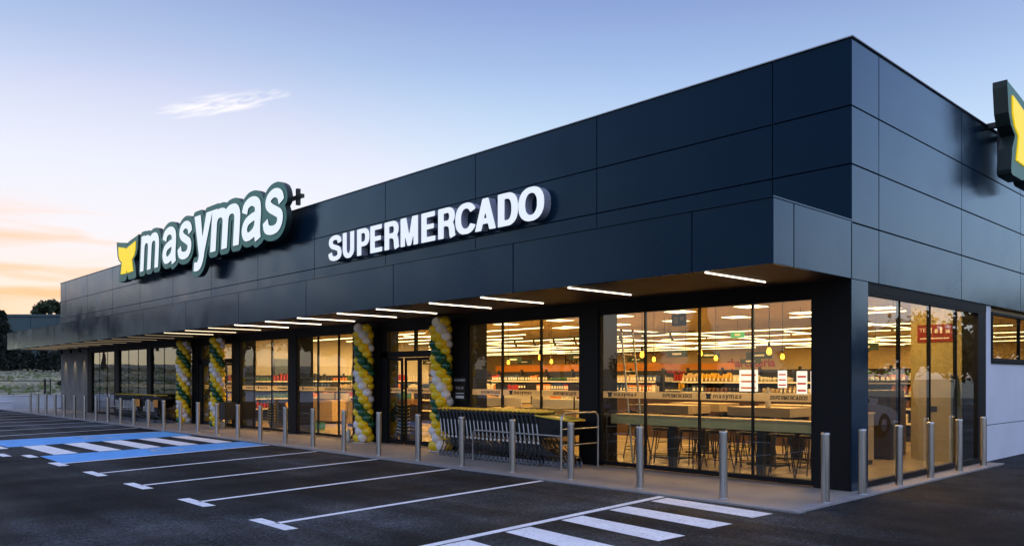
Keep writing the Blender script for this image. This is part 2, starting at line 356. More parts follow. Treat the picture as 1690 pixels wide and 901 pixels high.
def glyph(ch):
    """quads covering the letter, advance width; capitals 1 high, small letters x-height 1"""
    w = .108
    if ch == 'S': return stroke(cat([(.60, .69), (.56, .85), (.36, .915), (.16, .85), (.125, .70), (.22, .58), (.37, .52), (.53, .45), (.605, .29), (.55, .14), (.36, .085), (.15, .14), (.085, .33)]), w), .70
    if ch == 'U': return stroke([(.18, 1.0), (.18, .36)] + arc(.375, .34, .195, .255, 180, 360) + [(.57, .36), (.57, 1)], w), .75
    if ch == 'P': return rect(.07, .285, 0, 1) + stroke([(.2, .915)] + arc(.40, .665, .185, .25, 90, -90, 12, 2.4) + [(.2, .415)], w), .66
    if ch == 'E': return rect(.07, .285, 0, 1) + rect(.07, .62, .83, 1) + rect(.07, .58, .425, .59) + rect(.07, .64, 0, .17), .68
    if ch == 'R': return rect(.07, .285, 0, 1) + stroke([(.2, .915)] + arc(.42, .70, .185, .215, 90, -90, 12, 2.4) + [(.2, .485)], w) + stroke(cat([(.42, .48), (.55, .42), (.60, .26), (.61, .10), (.645, 0)]), w), .73
    if ch == 'M': return rect(.07, .26, 0, 1) + rect(.63, .82, 0, 1) + [[(.07, 1), (.32, 1), (.52, 0), (.37, 0)], [(.57, 1), (.82, 1), (.52, 0), (.37, 0)]], .89
    if ch == 'C': return stroke(arc(.39, .5, .285, .415, 28, 332, 30, 2.3), w), .72
    if ch == 'A': return [[(.0, 0), (.225, 0), (.47, 1), (.26, 1)], [(.50, 0), (.725, 0), (.47, 1), (.26, 1)]] + rect(.17, .56, .2, .37), .72
    if ch == 'D': return rect(.07, .285, 0, 1) + stroke([(.2, .915)] + arc(.36, .5, .26, .415, 90, -90, 18, 2.5) + [(.2, .085)], w), .73
    if ch == 'O': return stroke(arc(.40, .5, .29, .415, 0, 360, 40, 2.3), w), .80
    w = .132
    if ch == 'm': return rect(.09, .355, 0, 1) + stroke([(.22, .55)] + arc(.49, .60, .27, .275, 180, 0, 14, 2.4) + [(.76, .55), (.76, 0)], w) + stroke([(.76, .55)] + arc(1.03, .60, .27, .275, 180, 0, 14, 2.4) + [(1.30, .55), (1.30, 0)], w), 1.52
    if ch == 'a': return stroke(cat([(.17, .66), (.24, .82), (.46, .885), (.68, .80), (.74, .60), (.74, .30), (.76, .12), (.80, 0)]), w * .92) + stroke(cat([(.74, .55), (.50, .52), (.28, .44), (.205, .28), (.30, .13), (.48, .13), (.66, .22), (.74, .36)]), w * .86), 1.02
    if ch == 's': return stroke(cat([(.79, .66), (.70, .82), (.48, .89), (.27, .82), (.24, .69), (.36, .59), (.56, .50), (.74, .41), (.77, .26), (.67, .14), (.46, .11), (.24, .17), (.155, .34)]), w * .86), .97
    if ch == 'y': return [[(.0, 1), (.325, 1), (.60, .0), (.36, -.05)]] + [[(.62, 1), (.93, 1), (.60, .0), (.36, -.05)]] + stroke(cat([(.49, .05), (.42, -.16), (.30, -.26), (.10, -.25)]), w), .96
    raise KeyError(ch)
def rasterise(quads, x0, y0, nx, ny, h):
    ss = 3; H = h / ss; g = np.zeros((ny * ss, nx * ss), bool)
    for q in quads:
        q = np.array(q, float); nq = len(q); area = sum(q[i][0] * q[(i + 1) % nq][1] - q[(i + 1) % nq][0] * q[i][1] for i in range(nq))
        if area < 0: q = q[::-1]
        lo = np.floor((q.min(0) - (x0, y0)) / H).astype(int) - 1; hi = np.ceil((q.max(0) - (x0, y0)) / H).astype(int) + 1
        i0, j0 = max(lo[0], 0), max(lo[1], 0); i1, j1 = min(hi[0], nx * ss), min(hi[1], ny * ss)
        X, Y = np.meshgrid(x0 + (np.arange(i0, i1) + .5) * H, y0 + (np.arange(j0, j1) + .5) * H); ins = np.ones(X.shape, bool)
        for i in range(nq):
            a, b = q[i], q[(i + 1) % nq]; ins &= ((b[0] - a[0]) * (Y - a[1]) - (b[1] - a[1]) * (X - a[0])) >= -1e-9
        g[j0:j1, i0:i1] |= ins
    return g.reshape(ny, ss, nx, ss).mean((1, 3))
def dilate(g, r):
    out = g.copy(); k = int(math.ceil(r))
    for dy in range(-k, k + 1):
        for dx in range(-k, k + 1):
            d = math.hypot(dx, dy)
            if d > r + .5: continue
            wgt = min(1, r + .5 - d); s_ = np.zeros_like(g)
            ys, yd = (slice(dy, None), slice(None, -dy or None)) if dy >= 0 else (slice(None, dy), slice(-dy, None))
            xs, xd = (slice(dx, None), slice(None, -dx or None)) if dx >= 0 else (slice(None, dx), slice(-dx, None))
            s_[yd, xd] = g[ys, xs]; out = np.maximum(out, s_ * wgt)
    return out
def smooth(g, n=1):
    for _ in range(n):
        p = np.pad(g, 1); g = (p[1:-1, :-2] + 2 * p[1:-1, 1:-1] + p[1:-1, 2:]) / 4
        p = np.pad(g, 1); g = (p[:-2, 1:-1] + 2 * p[1:-1, 1:-1] + p[2:, 1:-1]) / 4
    return g
def contours(g, x0, y0, h, lev=.5, tol=.25):
    ny, nx = g.shape; nxt = {}
    m = g > lev; code = m[:-1, :-1] * 1 + m[:-1, 1:] * 2 + m[1:, 1:] * 4 + m[1:, :-1] * 8
    E_ = {1: [(3, 0)], 2: [(0, 1)], 3: [(3, 1)], 4: [(1, 2)], 5: [(3, 2), (1, 0)], 6: [(0, 2)], 7: [(3, 2)], 8: [(2, 3)], 9: [(2, 0)], 10: [(0, 3), (2, 1)], 11: [(2, 1)], 12: [(1, 3)], 13: [(1, 0)], 14: [(0, 3)]}
    pos = {}
    for j, i in zip(*np.nonzero((code > 0) & (code < 15))):
        c = [(j, i), (j, i + 1), (j + 1, i + 1), (j + 1, i)]; v = [g[q] for q in c]
        for a, b in E_[int(code[j, i])]:
            ids = []
            for e in (a, b):
                p, q = e, (e + 1) % 4; key = tuple(sorted((c[p], c[q]))); t = (lev - v[p]) / (v[q] - v[p])
                pos[key] = (c[p][1] + (c[q][1] - c[p][1]) * t, c[p][0] + (c[q][0] - c[p][0]) * t); ids.append(key)
            nxt[ids[0]] = ids[1]
    loops = []
    while nxt:
        s0 = next(iter(nxt)); lp = []; k = s0
        while k in nxt: lp.append(pos[k]); k = nxt.pop(k)
        if len(lp) > 6: loops.append(lp)
    def dp(p):
        if len(p) < 3: return p
        a, b = np.array(p[0]), np.array(p[-1]); d = b - a; n = np.hypot(*d) or 1e-9
        ds = [abs(d[0] * (q[1] - a[1]) - d[1] * (q[0] - a[0])) / n for q in p]; k = int(np.argmax(ds))
        return dp(p[:k + 1])[:-1] + dp(p[k:]) if ds[k] > tol else [p[0], p[-1]]
    res = []
    for lp in loops:
        k = len(lp) // 2; p = dp(lp[:k + 1])[:-1] + dp(lp[k:] + [lp[0]])[:-1]
        res.append([(x0 + (x + .5) * h, y0 + (y + .5) * h) for x, y in p])
    return res
def shape_mesh(name, loops, depth, mats, bevel=0.):
    """plate in local xz plane, thickness depth behind y=0; material 0 front, 1 sides"""
    c = bpy.data.curves.new(name, 'CURVE'); c.dimensions = '2D'; c.fill_mode = 'BOTH'; c.extrude = depth / 2
    for lp in loops:
        sp = c.splines.new('POLY'); sp.points.add(len(lp) - 1); sp.use_cyclic_u = True
        for p, q in zip(sp.points, lp): p.co = (q[0], q[1], 0, 1)
    o = bpy.data.objects.new(name, c); COL.objects.link(o)
    me = bpy.data.meshes.new_from_object(o.evaluated_get(bpy.context.evaluated_depsgraph_get())); me.name = name
    bpy.data.objects.remove(o); bpy.data.curves.remove(c)
    me.transform(Matrix.Translation((0, depth / 2, 0)) @ Matrix.Rotation(PI / 2, 4, 'X'))
    me.materials.clear()
    for m in mats: me.materials.append(m)
    for p in me.polygons:
        p.use_smooth = False
        if len(mats) > 1: p.material_index = 0 if p.normal.y < -.7 else 1
    return me
_GC = {}
def glyph_loops(ch, shear=0., res=.016, sx=1.):
    k = (ch, shear, res, sx)
    if k not in _GC:
        q, adv = glyph(ch); q = [[(x * sx + y * shear, y) for x, y in f] for f in q]
        nx = int((adv * sx + .9) / res); ny = int(1.6 / res)
        g = smooth(rasterise(q, -.3, -.45, nx, ny, res), 1)
        _GC[k] = (contours(g, -.3, -.45, res), adv * sx)
    return _GC[k]
def word(s_, x, z, h, shear=0., track=0., sx=1.):
    out = []
    for ch in s_:
        lp, adv = glyph_loops(ch, shear, .016, sx); out.append([[(x + a * h, z + b * h) for a, b in l] for l in lp]); x += (adv + track) * h
    return out, x
def font_text(name, s_, size, m, parent=None, loc=(0, 0, 0), rot=(PI / 2, 0, 0), align='CENTER', off=0., extrude=.002, **props):
    c = bpy.data.curves.new(name, 'FONT'); c.body = s_; c.size = size; c.align_x = align; c.offset = off; c.extrude = extrude; c.resolution_u = 3
    o = bpy.data.objects.new(name, c); COL.objects.link(o)
    me = bpy.data.meshes.new_from_object(o.evaluated_get(bpy.context.evaluated_depsgraph_get())); me.name = name
    bpy.data.objects.remove(o); bpy.data.curves.remove(c); me.materials.clear(); me.materials.append(m)
    o = obj(name, me, parent, loc, **props); o.rotation_euler = rot; return o
BUTTER = [(-1, 1), (-.97, .985), (-.35, .93), (-.08, .90), (0, .83), (.08, .90), (.35, .93), (.97, .985), (1, 1), (1.0, .93), (.93, .66), (.82, .54), (.60, .455), (.62, .42), (.74, .30), (.80, .06), (.78, .015), (.72, 0), (.18, .0), (.10, .02), (0, .15), (-.10, .02), (-.18, 0), (-.72, 0), (-.78, .015), (-.80, .06), (-.74, .30), (-.62, .42), (-.60, .455), (-.82, .54), (-.93, .66), (-1.0, .93)]
BUTTER_IN = [(-.74, .86), (-.30, .80), (-.06, .77), (0, .70), (.06, .77), (.30, .80), (.74, .86), (.72, .66), (.62, .54), (.42, .46), (.44, .40), (.53, .18), (.08, .17), (0, .26), (-.08, .17), (-.53, .18), (-.44, .40), (-.42, .46), (-.62, .54), (-.72, .66)]

# ------------------------------------------------------------------ ground, roads, markings
def sheet(name, poly, z, m, t=0.):
    n = len(poly); me = bpy.data.meshes.new(name); me.from_pydata([(x, y, z) for x, y in poly], [], [tuple(range(n))]); me.materials.append(m); return structure(name, me)
def ground():
    N = 130; xs = np.concatenate([-np.geomspace(1100, 46, 60), np.linspace(-44, 60, 30), np.geomspace(75, 1100, 24)])
    ys = np.concatenate([-np.geomspace(1100, 62, 24), np.linspace(-58, 70, 70), np.geomspace(76, 1100, 24)])
    r = random.Random(3); V = []; F = []
    def hgt(x, y):
        d = max(0, -46 - x); z = -.06
        if d > 0: z += min(4.1, 3.6 * (d / 85) ** 1.25) + (.10 * math.sin(x * .9 + 2 * math.sin(y * .31)) + .09 * math.sin(y * 1.3 + x * .37)) * min(1, d / 8)
        if x > 30: z += 0
        return z
    for x in xs:
        for y in ys: V.append((x, y, hgt(x, y)))
    n = len(ys)
    for i in range(len(xs) - 1):
        for j in range(n - 1): F.append((i * n + j, (i + 1) * n + j, (i + 1) * n + j + 1, i * n + j + 1))
    me = bpy.data.meshes.new('ground'); me.from_pydata(V, [], F); me.materials.append(mat('dry field grass', (.24, .22, .13), .95, 0, .55, .35, .6, 3))
    me.polygons.foreach_set('use_smooth', [True] * len(F)); structure('ground', me); return hgt
HGT = ground()
sheet('car_park', [(-43.6, -46), (34, -46), (34, 60), (-43.6, 60)], -.012, M_ASPHALT)
# pavement slab with pale kerb strip flush at its edge
PZ = .008
structure('pavement', MB().box(-43.4, .12, -2.0, .3, -.2, PZ).box(-.3, .12, .3, 5.85, -.2, PZ - .002).mesh('pavement', M_PAVE))
kb = MB()
x = .33
for k in range(33):
    L = 1.32; kb.box(x - L + .006, x, -2.17, -2.002, -.2, PZ + .003); x -= L
y = -1.995
for k in range(6):
    L = 1.3; kb.box(.122, .31, y + .006, y + L, -.2, PZ + .003); y += L
structure('kerb', kb.mesh('kerb', M_KERB))
def quad(name, pts, m, z=-.008): return sheet(name, pts, z, m)
def line(name, a, b, w, m=M_WHITE_LINE, z=-.008):
    a, b = Vector(a), Vector(b); n = Vector((-(b - a).y, (b - a).x)).normalized() * w / 2
    return quad(name, [a - n, b - n, b + n, a + n], m, z)
for (xa, xb) in ((-3.92, -3.34), (-6.2, -5.47), (-8.52, -7.65), (-10.88, -9.75)):
    line('parking_line', (xa, -2.22), (xb, -7.0), .10)
    line('parking_line', (xb - .42, -7.05), (xb + .45, -7.05), .16)
line('parking_line', (-13.12, -2.22), (-11.86, -7.0), .10, z=-.004); line('parking_line', (-12.2, -7.1), (-11.4, -7.1), .18, z=-.004)
for xa, xb in ((-20.0, -19.2), (-22.3, -20.9), (-24.7, -23.4), (-27.0, -25.9), (-29.4, -28.3), (-31.8, -30.8), (-34.2, -33.2), (-36.6, -35.6), (-39.0, -38.0)):
    line('parking_line', (xa, -2.22), (xb, -7.0), .10); line('parking_line', (xb - .42, -7.05), (xb + .45, -7.05), .16)
for xb in (-12.2, -14.5, -16.8, -19.1, -21.4):
    line('parking_line', (xb - .5, -11.2 + 3.75), (xb + .3, -11.2 + 3.75), .16) if xb == -14.5 else None
quad('disabled_bay_marking', [(-13.17, -2.24), (-14.62, -2.24), (-13.82, -6.95), (-11.92, -7.0)], M_BLUE)
quad('disabled_bay_marking', [(-17.75, -2.24), (-19.9, -2.24), (-19.25, -6.95), (-16.75, -6.95)], M_BLUE)
def lerp2(a, b, t): return (a[0] + (b[0] - a[0]) * t, a[1] + (b[1] - a[1]) * t)
HL0, HL1, HR0, HR1 = (-17.68, -2.3), (-16.72, -6.95), (-14.70, -2.3), (-13.90, -6.95)
for k in range(5):
    t0, t1 = .03 + k * .2, .03 + k * .2 + .105
    quad('hatch_stripe', [lerp2(HL0, HL1, t0), lerp2(HR0, HR1, t0 - .0), lerp2(HR0, HR1, t1), lerp2(HL0, HL1, t1)], M_WHITE_LINE)
line('parking_line', (-13.6, -7.1), (-14.3, -7.1), .18); line('parking_line', (-16.3, -7.1), (-17.2, -7.1), .18)
M_PALEB = mat('worn white symbol paint', (.45, .54, .70), .6, 0, .1, 9)
def wheelchair(cx, cy, rz, s):
    r = Matrix.Translation((cx, cy, -.003)) @ Matrix.Rotation(rz, 4, 'Z') @ Matrix.Scale(s, 4)
    b = MB()
    def st(pts, w):
        for q in stroke(pts, w): b.add([r @ Vector((p[0], p[1], 0)) for p in q], [(0, 1, 2, 3)]) if len(q) == 4 else None
    st(arc(0, -.25, .30, .30, 100, 350, 18), .05); st([(-.02, .42), (.02, -.05), (.30, -.06), (.46, -.42), (.60, -.36)], .055); st([(-.01, .20), (.26, .18)], .045)
    b.add([r @ Vector((p[0], p[1], 0)) for p in arc(-.03, .58, .1, .1, 0, 342, 19)], [tuple(range(20))])
    structure('wheelchair_symbol', b.mesh('wheelchair_symbol', M_PALEB))
wheelchair(-13.6, -4.6, PI * .5 + .2, 1.0); wheelchair(-18.6, -4.6, PI * .5 + .2, 1.0)
# zebra at the corner
line('zebra_edge_line', (-1.62, -2.22), (-1.05, -8.4), .11)
for k in range(6):
    y0 = -2.27 - k * .94
    quad('zebra_stripe', [(-1.50 + .085 * (k * .94), y0), (.12 + .03 * k, y0 - .13), (.10 + .03 * k, y0 - .56), (-1.47 + .085 * (k * .94), y0 - .40)], M_WHITE_LINE)

# ------------------------------------------------------------------ the supermarket
ZT, Z1, Z2, ZC, ZS = 6.385, 5.43, 4.61, 3.81, 2.99
SM = thing('supermarket', 'long low dark grey supermarket with glazed front, canopy and lit interior', 'building')
def bpanel(name, w, h, m, t=.035, c=.006):
    b = MB(); W, Hh = w / 2, h / 2
    b.add([(-W, t, -Hh), (W, t, -Hh), (W, t, Hh), (-W, t, Hh), (-W, c, -Hh), (W, c, -Hh), (W, c, Hh), (-W, c, Hh), (-W + c, 0, -Hh + c), (W - c, 0, -Hh + c), (W - c, 0, Hh - c), (-W + c, 0, Hh - c)],
          [(8, 9, 10, 11), (4, 5, 9, 8), (5, 6, 10, 9), (6, 7, 11, 10), (7, 4, 8, 11), (0, 1, 5, 4), (1, 2, 6, 5), (2, 3, 7, 6), (3, 0, 4, 7), (3, 2, 1, 0)])
    return b.mesh(name, m)
_pc = {}
def panel(x0, x1, z0, z1, y, side=False, m=None):
    g = .0065; w, h = round(x1 - x0 - 2 * g, 3), round(z1 - z0 - 2 * g, 3); k = (w, h)
    if k not in _pc: _pc[k] = bpanel('facade_panel', w, h, m or M_PANEL)
    o = obj('facade_panel', _pc[k], SM)
    o.location = (y, (x0 + x1) / 2, (z0 + z1) / 2) if side else ((x0 + x1) / 2, y, (z0 + z1) / 2)
    o.rotation_euler = (rnd.uniform(-.0016, .0016), 0, (PI / 2 if side else 0) + rnd.uniform(-.0008, .0008))
FX = [-40.4, -39.49, -35.84, -32.22, -28.77, -25.28, -21.84, -18.36, -14.92, -11.49, -8.11, -4.70, -1.21, 0]
for a, b in zip(FX, FX[1:]):
    for z0, z1 in ((Z1, ZT), (Z2, Z1), (ZC - .1, Z2)): panel(a, b, z0, z1, 0)
CX = [-41.15, -39.6, -36.0, -32.5, -29.04, -25.45, -21.94, -18.41, -14.91, -11.43, -8.02, -4.62, -1.17, 0]
for a, b in zip(CX, CX[1:]): panel(a, b, ZS, ZC, -2.18)
SY = [.0, .92, 4.47, 8.03, 11.55, 15.1, 18.6, 22.1, 27.0]
for a, b in zip(SY, SY[1:]):
    for z0, z1 in ((Z1, ZT), (Z2, Z1), (3.79, Z2), (ZS, 3.79)): panel(a, b, z0, z1, 0, True)
for a, b in ((-2.18, -1.66), (-1.66, -.004)): panel(a, b, ZS, ZC, 0, True)
bk = MB()
bk.box(-40.39, -.05, .037, .3, ZS + .02, ZT - .01)                      # backing behind the front panels
bk.box(-.3, -.037, .3, 26.9, ZS + .02, ZT - .012)
bk.box(-41.1, -.04, -2.14, .036, ZS + .05, ZC - .012)                   # canopy core
bk.box(-40.39, -40.2, .3, 26.9, ZS + .02, ZT - .012).box(-40.2, -.3, 26.7, 26.95, 0, ZT - .012)
obj('wall_backing', bk.mesh('wall_backing', M_BACK), SM)
obj('parapet_cap', MB().box(-40.44, .03, -.03, .32, ZT - .002, ZT + .014).box(-.32, .03, .322, 27, ZT - .002, ZT + .013).mesh('parapet_cap', mat('cap flashing', (.42, .42, .43), .4, .5)), SM)
obj('canopy_cap', MB().box(-41.17, .012, -2.195, -.02, ZC - .006, ZC + .014).mesh('canopy_cap', M_PANEL), SM)
obj('roof', MB().box(-40.2, -.3, .3, 26.7, 5.9, 6.1).mesh('roof', M_CONC), SM)
panel(-41.17, -40.6, ZS, ZC, -2.179) if False else None
obj('canopy_end', MB().box(-41.16, -41.12, -2.17, -.02, ZS + .005, ZC - .02).mesh('canopy_end', M_PANEL), SM)
# soffit of long brown slats, lit by strips let into it
sf = MB(); y = -2.135
while y < .0: sf.box(-41.1, -.04, y, y + .046, ZS + .004, ZS + .028); y += .0605
obj('soffit_slats', sf.mesh('soffit_slats', M_SOFFIT), SM, kind='stuff')
obj('soffit_board', MB().box(-41.09, -.041, -2.13, .0, ZS + .03, ZS + .045).mesh('soffit_board', M_SOFFGAP), SM)
STRX = [-1.0, -3.45, -5.5, -6.95, -8.7, -10.2, -11.95, -13.55, -15.3] + [-15.3 - 1.66 * k for k in range(1, 15)]
ls = MB().box(-.005, .005, -2.12, -.58, ZS - .012, ZS + .003).mesh('light_strip', M_LEDW)
lsd = ls.copy(); lsd.materials[0] = emit_mat('soffit led dimmed', (1, .80, .52), .4); lsf = ls.copy(); lsf.materials[0] = emit_mat('soffit led low', (1, .76, .46), .06)
for x in STRX: obj('light_strip', ls if x > -16 else (lsd if x > -20.5 else lsf), SM, (x, 0, 0))
# columns
for a, b in ((-.56, -.012), (-5.11, -4.67), (-8.99, -8.36), (-12.97, -11.72), (-16.44, -15.97), (-20.2, -19.66), (-23.5, -22.96), (-28.04, -27.57), (-32.0, -31.4), (-35.85, -35.2)):
    obj('column', MB().box(a, b, .0 if a < -1 else .002, .55, PZ, ZS + .02).mesh('column', M_BLACK), SM)
obj('column_skylit_side', MB().box(-.0115, -.002, .004, .548, PZ, ZS).mesh('column_skylit_side', M_PANEL), SM)  # reflective plate added so this face looks skylit beside the black front
obj('lintel', MB().box(-35.2, -.56, .005, .16, 2.80, ZS + .02).mesh('lintel', M_BLACK), SM)
obj('side_lintel', MB().box(-.16, -.02, .55, 5.9, 2.86, ZS + .02).mesh('side_lintel', M_BLACK), SM)
obj('side_post', MB().box(-.3, -.025, 5.48, 5.9, PZ, 2.86).mesh('side_post', M_BLACK), SM)
obj('end_wall', MB().box(-40.38, -35.85, .02, .3, 0, ZS + .02).mesh('end_wall', M_CONC), SM)
obj('end_wall', MB().box(-40.38, -40.1, .3, 26.7, 0, ZS + .02).mesh('end_wall', M_WHITEW), SM)
# rendered side wall with a groove, and a ribbon window
for z0, z1 in ((0, .69), (.705, 1.9)): obj('side_wall', MB().box(-.3, -.04, 5.9, 26.9, z0, z1).mesh('side_wall', M_WHITEW), SM)
obj('side_wall', MB().box(-.3, -.04, 5.9, 6.24, 1.9, ZS + .02).mesh('side_wall', M_WHITEW), SM)
obj('side_wall', MB().box(-.3, -.04, 18.6, 26.9, 1.9, ZS + .02).mesh('side_wall', M_WHITEW), SM)
obj('wall_groove', MB().box(-.29, -.06, 5.91, 26.89, .6895, .7055).mesh('wall_groove', M_BACK), SM)

INK_GL = {}
def band_text(kind):
    if kind in INK_GL: return INK_GL[kind]
    b = MB()
    def put(loops, m):
        me = shape_mesh('t', loops, .0012, [m]); o = len(b.v)
        b.add([v.co for v in me.vertices], [tuple(p.vertices) for p in me.polygons]); bpy.data.meshes.remove(me)
    if kind == 'super':
        w, end = word('SUPERMERCADOS', 0, 0, .062, .2, .02)
        for l in w: put([[(x - end / 2, z - .031) for x, z in q] for q in l], M_INK)
    else:
        xs = 0.06; tot = []
        for ch in 'masymas':
            lp, adv = glyph_loops(ch, .16, .016, 1.12); tot.append([[(xs + p * .056, q * .056) for p, q in l] for l in lp]); xs += adv * .056 + .004
        for l in tot: put([[(x - xs / 2, z - .028) for x, z in q] for q in l], M_INK)
        put([[(x * .055 - xs / 2 - .02, z * .09 - .042) for x, z in BUTTER]], M_INK)
    INK_GL[kind] = b.mesh('lettering', M_INK); return INK_GL[kind]
def band_mat():
    m = bpy.data.materials.new('frosted vinyl'); m.use_nodes = True; nt = m.node_tree; N = nt.nodes; N.remove(N['Principled BSDF'])
    d = N.new('ShaderNodeBsdfDiffuse'); d.inputs[0].default_value = (.88, .80, .64, 1); t = N.new('ShaderNodeBsdfTranslucent'); t.inputs[0].default_value = (.88, .80, .64, 1)
    tr = N.new('ShaderNodeBsdfTransparent'); a = N.new('ShaderNodeMixShader'); a.inputs[0].default_value = .7; c = N.new('ShaderNodeMixShader'); c.inputs[0].default_value = .10
    nt.links.new(d.outputs[0], a.inputs[1]); nt.links.new(t.outputs[0], a.inputs[2]); nt.links.new(a.outputs[0], c.inputs[1]); nt.links.new(tr.outputs[0], c.inputs[2]); nt.links.new(c.outputs[0], N['Material Output'].inputs[0]); return m
M_VINYL = band_mat()
wk = [0]
def window(x0, x1, joints, y=.06, ztop=2.80, zbot=.10, side=False, texts=True, band=True):
    """frame mesh is the part, panes and vinyl its sub-parts; local x along the wall, local -y outwards"""
    fr = MB(); d0, d1 = -.04, .07
    fr.box(x0, x1, d0, d1, zbot - .07, zbot).box(x0, x1, d0, d1, ztop - .05, ztop - .003).box(x0, x0 + .045, d0, d1, zbot, ztop - .05).box(x1 - .045, x1, d0, d1, zbot, ztop - .05)
    for j in joints: fr.box(j - .011, j + .011, -.012, .05, zbot, ztop - .05)
    f = obj('window', fr.mesh('window', M_BLACK), SM)
    f.location = (0, y, 0)
    if side: f.location = (-y, 0, 0); f.rotation_euler = (0, 0, PI / 2)
    e = [x0 + .045] + joints + [x1 - .045]
    for i, (a, b) in enumerate(zip(e, e[1:])):
        obj('pane', MB().box(a + .013 * (i > 0), b - .013 * (i < len(e) - 2), 0, .012, zbot, ztop - .05).mesh('pane', M_GLASS), f)
        if band:
            obj('vinyl_band', MB().box(a + .014, b - .014, .016, .0172, 1.245, 1.365).mesh('vinyl_band', M_VINYL), f)
            if texts:
                kind = 'logo' if wk[0] % 2 == 0 else 'super'
                obj('lettering', band_text(kind), f, ((a + b) / 2 + (.1 if kind == 'super' else 0), .0142, 1.305))
        wk[0] += 1
    return f
window(-4.67, -.56, [-3.65, -2.55, -1.58]); wk[0] = 1
window(-8.36, -5.11, [-7.33, -6.2]); wk[0] = 0
window(-15.97, -12.97, [-14.85, -13.77]); wk[0] = 1
window(-19.66, -16.44, [-18.74, -17.57])
window(-27.57, -23.5, [-26.3, -25.0]); window(-31.4, -28.04, [-30.3, -29.15]); window(-35.2, -32.0, [-34.2, -33.1])
wk[0] = 0
window(.55, 5.48, [1.84, 3.12, 4.38], side=True, ztop=2.86, texts=False, band=False)
fside = window(6.24, 18.6, [8.15, 10.1, 12.2, 14.3, 16.4], y=.05, ztop=2.89, zbot=1.99, side=True, band=False)
obj('window_sill', MB().box(-.2, -.02, 6.24, 18.6, 1.88, 1.915).mesh('window_sill', M_BLACK), SM)
# sliding door fronts
def entrance(x0, x1):
    fr = MB().box(x0, x1, .03, .15, 2.10, 2.24).box(x0, x1, .03, .15, 2.72, 2.80).box(x0, x0 + .26, .03, .15, PZ, 2.72).box(x1 - .1, x1, .03, .15, PZ, 2.72)
    fr.box((x0 + x1) / 2 - .03, (x0 + x1) / 2 + .03, .05, .13, 2.24, 2.72)
    f = obj('door_frame', fr.mesh('door_frame', M_BLACK), SM)
    m = (x0 + x1) / 2 + .08
    for a, b in ((x0 + .26, m - .033), (m + .033 - .05, x1 - .1)): obj('pane', MB().box(a, b, .085, .097, 2.241, 2.72).mesh('pane', M_GLASS), f)
    n = 4; w = (x1 - .1 - x0 - .26) / n
    for k in range(n):
        a = x0 + .26 + k * w; b = a + w; yy = .06 if k in (0, 3) else .12
        d = obj('door', MB().box(a + .002, a + .06, yy, yy + .04, PZ + .01, 2.09).box(b - .06, b - .002, yy, yy + .04, PZ + .01, 2.09).box(a + .06, b - .06, yy, yy + .04, PZ + .01, PZ + .12).box(a + .06, b - .06, yy, yy + .04, 2.02, 2.09).mesh('door', M_BLACK), SM)
        obj('pane', MB().box(a + .061, b - .061, yy + .014, yy + .026, PZ + .121, 2.019).mesh('pane', M_GLASS), d)
        obj('vinyl_band', MB().box(a + .065, b - .065, yy + .029, yy + .0302, 1.245, 1.365).mesh('vinyl_band', M_VINYL), d)
        obj('lettering', band_text('super' if k % 2 else 'logo'), d, ((a + b) / 2, yy + .0275, 1.305)).scale = (.62, 1, .8)
entrance(-11.72, -8.99); entrance(-22.96, -20.2)
# inside shell
for nm, bx, m in (('interior_floor', (-40.1, -.17, .2, 26.7, -.1, PZ + .004), M_FLOOR), ('interior_ceiling', (-40.1, -.31, .31, 26.69, 3.30, 3.36), M_CEIL),
                  ('rear_wall', (-40.1, -.3, 26.6, 26.69, 0, 3.3), M_IWALL), ('interior_end_wall', (-40.09, -39.9, .31, 26.6, 0, 3.3), M_IWHITE), ('interior_side_wall', (-.4, -.305, 6.3, 26.6, 0, 1.88), M_IWHITE)):
    box(nm, bx, m, SM)
box('ceiling_bulkhead', (-35.2, -.56, .165, .32, 2.78, 3.3), M_CEIL, SM); box('ceiling_bulkhead', (-.32, -.165, .57, 26.6, 2.9, 3.3), M_CEIL, SM)
box('partition_wall', (-1.25, -.32, 5.5, 5.62, PZ, 3.3), M_OLIVE, SM)
box('partition_wall', (-1.25, -1.15, 5.62, 9.0, PZ, 3.3), M_OLIVE, SM)
box('partition_wall', (-24.35, -24.2, .33, 11, PZ, 3.3), M_IWHITE, SM); box('partition_wall', (-39.9, -24.36, 10.9, 11, PZ, 3.3), mat('dim back room wall', (.30, .27, .22), .8, 0, .1, 2), SM)
# signs of opening hours on the dark column by the entrance
oh = thing('opening_hours_sign', 'small black opening hours notice with white lettering on dark column beside the entrance', 'sign', (-8.62, -.012, 1.38))
obj('board', MB().box(-.19, .19, 0, .008, -.26, .26).mesh('board', M_PLASTIC_K), oh)
font_text('lettering', 'HORARIO', .085, M_TEXTW, oh, (0, -.004, .15)); font_text('lettering', '9-21:30', .085, M_TEXTW, oh, (0, -.004, -.02))
box('notice_line', (-.14, .14, -.004, -.001, -.12, -.10), M_TEXTW, oh); box('notice_line', (-.14, .14, -.004, -.001, -.22, -.16), M_TEXTW, oh)
# wall washers over the concrete end wall
dl = MB().lathe([(.0, .0), (.05, .0), (.05, .16), (0, .16)], 12).mesh('downlight', M_BLACK)
for x in (-39.5, -37.9, -36.4):
    d = obj('downlight', dl, SM, (x, -.16, 2.80)); l = bpy.data.lights.new('downlight_lamp', 'SPOT'); l.energy = 6; l.spot_size = math.radians(56); l.spot_blend = .5; l.color = (1, .75, .45); l.shadow_soft_size = .02
    lo = bpy.data.objects.new('downlight_lamp', l); COL.objects.link(lo); lo.parent = d; lo.location = (0, 0, -.02)

